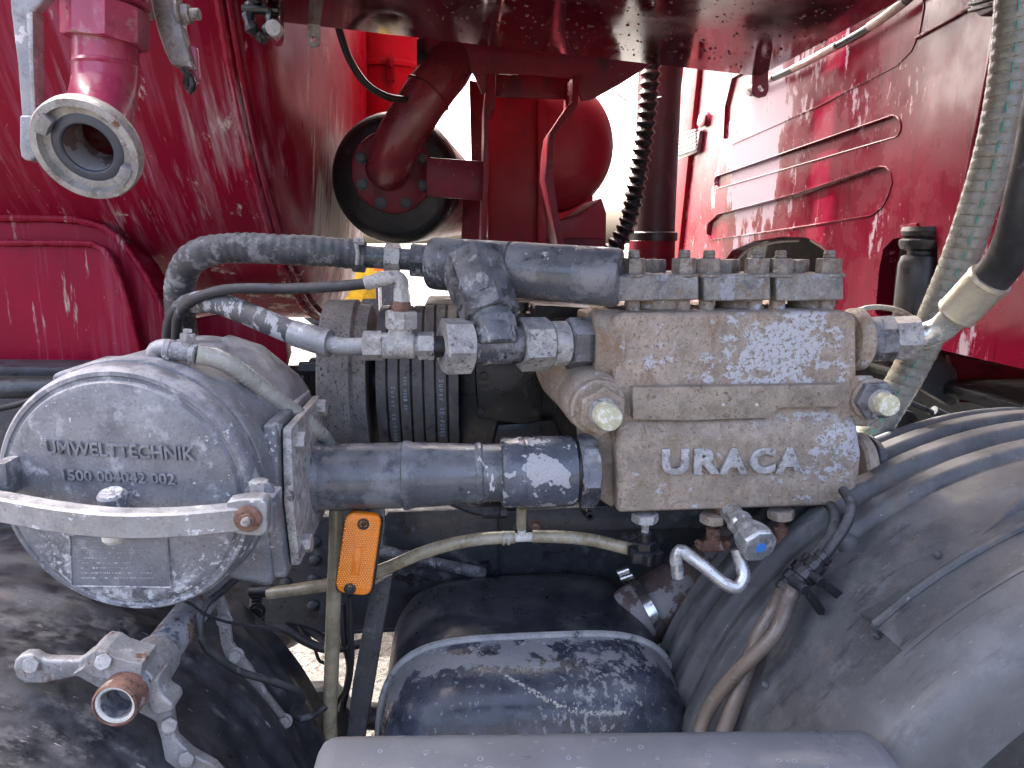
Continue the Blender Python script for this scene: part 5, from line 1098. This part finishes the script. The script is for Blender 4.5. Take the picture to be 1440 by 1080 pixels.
for r_ in range(7):
    x_ = 114
    while x_ < 214:
        l_ = random.uniform(1.5, 5)
        if random.random() < .8:
            y_ = 770+r_*7.0; b = len(ev); h_ = 1.5
            a0_, a1_, a2_, a3_ = onc(x_, y_, .0004), onc(x_+l_, y_, .0004), onc(x_+l_, y_+h_, .0004), onc(x_, y_+h_, .0004)
            ev += [a0_, a1_, a2_, a3_, (a0_+a2_)/2-fd*.0006]; ef += [(b, b+1, b+4), (b+1, b+2, b+4), (b+2, b+3, b+4), (b+3, b, b+4)]
        x_ += l_+1.5
mk('worn_embossing', ev, ef, m_alu, fcov, 0, kind='stuff', recalc=False)
# fitting and clear hose on top of the filter
ff = thing('filter_top_fitting', 'white-crusted elbow and tee fitting on top of the filter', 'fitting', at(222, 530, 1.10))
box('base_pad', at(222, 531, 1.11), (.085, .07, .018), m_alu, ff, .004); nut('base_nut', at(217, 526, 1.10), at(217, 513, 1.10), .026, m_alu, ff)
sweep('elbow', path([(217, 520, 1.10), (217, 500, 1.10), (220, 491, 1.10), (232, 488, 1.095), (246, 490, 1.09)]), 11.5*kk(220, 495, 1.1), m_bar, ff, n=18, step=.005)
row(ff, [('collar', 232, 242, 15, m_bar, .1), ('tee', 240, 272, 13.5, m_alu, .1), ('rim', 268, 277, 15, m_bar, .1)], lambda x: 491+(x-232)*.16, lambda x: 1.09)
cyl('plug_neck', at(264, 492, 1.09), at(264, 474, 1.09), 9*kk(264, 480, 1.09), m_bar, ff); nut('plug', at(264, 480, 1.09), at(264, 469, 1.09), 11*kk(264, 480, 1.09), m_bar, ff); nut('plug_top', at(264, 469, 1.09), at(264, 463, 1.09), 6.5*kk(264, 480, 1.09), m_bar, ff)
cho = sweep('clear_hose', path([(276, 498, 1.09), (300, 502, 1.10), (322, 512, 1.115), (352, 533, 1.15), (390, 562, 1.20), (425, 588, 1.26), (448, 608, 1.32), (462, 628, 1.38), (472, 680, 1.40)]), 13*kk(350, 530, 1.15), m_clear, None, n=22)
tag(cho, 'milky clear hose sloping from filter fitting down behind the pipe', 'hose')

# ------------------------------------------------------------------ rusty bracket tube with cast arms over the rear fender
rb = thing('fender_bracket_tube', 'rusty open-ended tube with galvanised cast arms over the left fender', 'bracket', at(165, 1010, .9))
tp_ = [at(305, 812, 1.30), at(270, 860, 1.16), at(215, 930, 1.0), at(176, 975, .91), at(163, 990, .885)]
tr_ = .0285
sweep('tube', tp_, tr_, m_rustube, rb, n=36, step=.02, bore=(tr_*.72, 7), smooth_path=True)
td = (tp_[-1]-tp_[-2]).normalized()
lathe('torn_liner', tp_[-1]-td*.02, td, [(0, tr_*.74), (.019, tr_*.76), (.0225, tr_*.80), (.0225, tr_*.92), (.019, tr_*.96), (0, tr_*.90), (0, tr_*.74)], m_wht, rb, n=36)
lathe('rust_ring', tp_[-1]-td*.030, td, [(0, tr_*1.0), (.001, tr_*1.07), (.028, tr_*1.08), (.034, tr_*1.05), (.036, tr_*.95), (.02, tr_*.93), (0, tr_*1.0)], m_rust, rb, n=36)
c0 = at(222, 922, 1.015); c1 = at(186, 966, .93)
lathe('clamp_shell', c0, c1-c0, [(0, tr_*1.02), (.004, tr_*1.22), (.03, tr_*1.28), ((c1-c0).length*.7, tr_*1.26), ((c1-c0).length, tr_*1.12), ((c1-c0).length+.002, tr_*1.02)], m_galv, rb, n=36)
pplate('arm', [(18, 940), (20, 928), (32, 921), (46, 921), (60, 929), (110, 930), (124, 918), (130, 916), (150, 938), (160, 958), (150, 962), (140, 970), (108, 952), (60, 962), (34, 962), (22, 954)], .93, .018, m_galv, rb, .005, bseg=3)
pplate('arm_cap', [(102, 948), (118, 938), (122, 922), (134, 914), (148, 916), (160, 924), (178, 930), (200, 934), (196, 962), (160, 956), (136, 954), (116, 944), (106, 950)], .915, .05, m_galv, rb, .008, bseg=3)
pplate('arm', [(208, 985), (228, 982), (240, 996), (246, 1040), (268, 1060), (300, 1078), (330, 1110), (250, 1110), (232, 1075), (226, 1042), (218, 1016), (192, 1002)], .945, .018, m_galv, rb, .005, bseg=3)
pplate('arm_cap', [(206, 962), (222, 952), (226, 978), (242, 990), (244, 1000), (222, 1008), (212, 1004), (206, 985)], .925, .04, m_galv, rb, .008, bseg=3)
for x, y, Yq, ax_ in ((147, 931, .912, V((.1, -.8, .55))), (46, 934, .928, V((0, -1, .3))), (238, 1018, .942, V((.3, -1, .2))), (264, 1066, .942, V((0, -1, .3)))):
    bolt('bolt', at(x, y, Yq), ax_, .0115, .007, m_galv, rb, washer=False)
fb = thing('fender_stay', 'pale galvanised strap stay behind the rusty bracket tube', 'stay', at(400, 1025, 1.3))
P_ = [(303, 842), (312, 836), (322, 860), (326, 905), (352, 938), (375, 975), (402, 1010), (404, 1022), (396, 1026), (372, 990), (344, 956), (318, 930), (310, 905), (306, 875)]
pplate('strap', P_, 1.22, .010, m_galv, fb, .003)
for x, y in ((315, 872), (332, 922), (400, 1014)): bolt('bolt', at(x, y, 1.218), V((0, -1, .2)), .011, .008, m_galv, fb)
cb = sweep('grey_cable', path([(340, 806, 1.20), (312, 832, 1.15), (288, 852, 1.11), (281, 880, 1.09), (288, 908, 1.09), (308, 926, 1.10), (336, 944, 1.12), (372, 955, 1.14), (404, 966, 1.16), (424, 976, 1.18), (424, 988, 1.2), (412, 998, 1.22), (414, 1010, 1.26), (440, 1006, 1.3), (470, 985, 1.35)]), .0065, m_rub, None, n=10)
tag(cb, 'grey-black cable looping over the rear fender from the tied tube', 'cable')
zt2 = sweep('cable_tie', path([(258, 845, 1.10), (270, 850, 1.085), (285, 862, 1.08), (310, 872, 1.08), (345, 880, 1.08), (372, 882, 1.08), (393, 890, 1.085)]), 1, m_thin, None, sect=[(-.0012, -.0025), (.0012, -.0025), (.0012, .0025), (-.0012, .0025)]); tag(zt2, 'black cable tie with long free tail on the rusty tube', 'cable tie')

# ------------------------------------------------------------------ pink-red drain outlet with lugged coupling, top left
ot = thing('drain_outlet', 'faded red drain outlet elbow with grey lugged hose coupling at upper left', 'outlet', at(119, 275, 1.1))
oy = 1.24
q = kk(150, 60, oy)
sweep('pipe_elbow', path([(148, 40, oy), (149, 70, oy), (149, 95, oy), (147, 128, oy-.006), (140, 160, oy-.035), (130, 188, oy-.08), (122, 204, oy-.115)]), 42*q, m_redpipe, ot, n=40, step=.008, bore=(34*q, 14))
lathe('weld_bead', at(149, 92, oy), V((0, 0, 1)), [(-.006, 41*q), (0, 44.5*q), (.006, 41*q)], m_redpipe, ot, n=40)
nut('hexagon', at(149, 61, oy), at(149, 8, oy), 55*q, m_redpipe, ot, .4, n=8)
lathe('collar', at(149, 10, oy), Z, [(0, 50*q), (.004, 57*q), (.016, 58*q), (.024, 54*q), (.08, 53*q), (.10, 60*q), (.2, 60*q)], m_redpipe, ot, n=40)
cc = at(119, 212, 1.075); cn = V((-.02, -.90, -.44)).normalized(); q2 = k(cc)
Rr = 73*q2
cpl = lathe('coupling_ring', cc-cn*.035, cn, [(0, Rr*.62), (.004, Rr*.80), (.012, Rr*.97), (.018, Rr), (.030, Rr), (.035, Rr*.97), (.036, Rr*.84), (.028, Rr*.82), (.024, Rr*.80), (.024, Rr*.50), (0, Rr*.48), (0, Rr*.62)], m_galv, ot, n=64)
lathe('seal_ring', cc-cn*.020, cn, [(0, Rr*.46), (.010, Rr*.47), (.012, Rr*.50), (.012, Rr*.60), (.009, Rr*.66), (0, Rr*.67), (0, Rr*.46)], m_seal, cpl, n=56)
lathe('bore', cc-cn*.012, cn, [(0, Rr*.455), (-.03, Rr*.45), (-.06, Rr*.44)], m_brown, cpl, n=48, caps=False)
a_, u_, v_ = basis(cn)
for t0_ in (R(-40), R(140)):
    P_ = []
    for i in range(9): t = t0_+R(-15)+i*R(30)/8; P_.append(cc-cn*.012+(u_*math.cos(t)+v_*math.sin(t))*Rr*.88)
    for i in range(9): t = t0_+R(15)-i*R(30)/8; P_.append(cc-cn*.012+(u_*math.cos(t)+v_*math.sin(t))*Rr*.66)
    plate('claw', P_, cn*.016, m_bar, cpl, .002)
lv = thing('valve_lever', 'long grey cast valve lever hanging left of the red outlet', 'lever', at(40, 226, 1.17))
pplate('arm', [(10, -40), (90, -40), (70, -6), (44, 18), (44, 90), (50, 168), (30, 168), (24, 90), (15, 18)], 1.17, .022, m_bar, lv, .005, bseg=3)
pplate('ridge', [(36, 20), (46, 14), (47, 90), (51, 168), (44, 168), (40, 90)], 1.162, .03, m_galv, lv, .003)
pplate('grip', [(27, 162), (51, 162), (54, 208), (52, 220), (44, 226), (36, 226), (29, 220), (27, 208)], 1.163, .034, m_bar, lv, .008, bseg=4)
cl = thing('strap_clamp', 'dirty grey cast clamp strap with bolt right of the red outlet', 'clamp', at(265, 130, 1.32))
pplate('strap', [(206, -30), (246, -30), (250, 15), (258, 48), (266, 74), (273, 98), (262, 94), (240, 91), (230, 70), (220, 40), (213, 10)], 1.30, .03, m_galv, cl, .006, bseg=3)
pplate('tongue', [(262, 60), (276, 66), (280, 112), (276, 118), (268, 108)], 1.315, .012, m_redpipe, cl, .003)
row(cl, [('washer', 250, 257, 20, m_galv, .1), ('nut', 256, 268, 14, m_galv, 'n', .2), ('stud', 266, 281, 8, m_zinc, .1), ('rear_stud', 203, 214, 8, m_zinc, .1)], lambda x: 20, lambda x: 1.315)
sweep('knotted_cord', path([(258, 98, 1.30), (264, 104, 1.295), (262, 116, 1.30), (268, 128, 1.30), (272, 118, 1.295), (266, 106, 1.30)]), .006, m_mach, cl, n=8, step=.006)
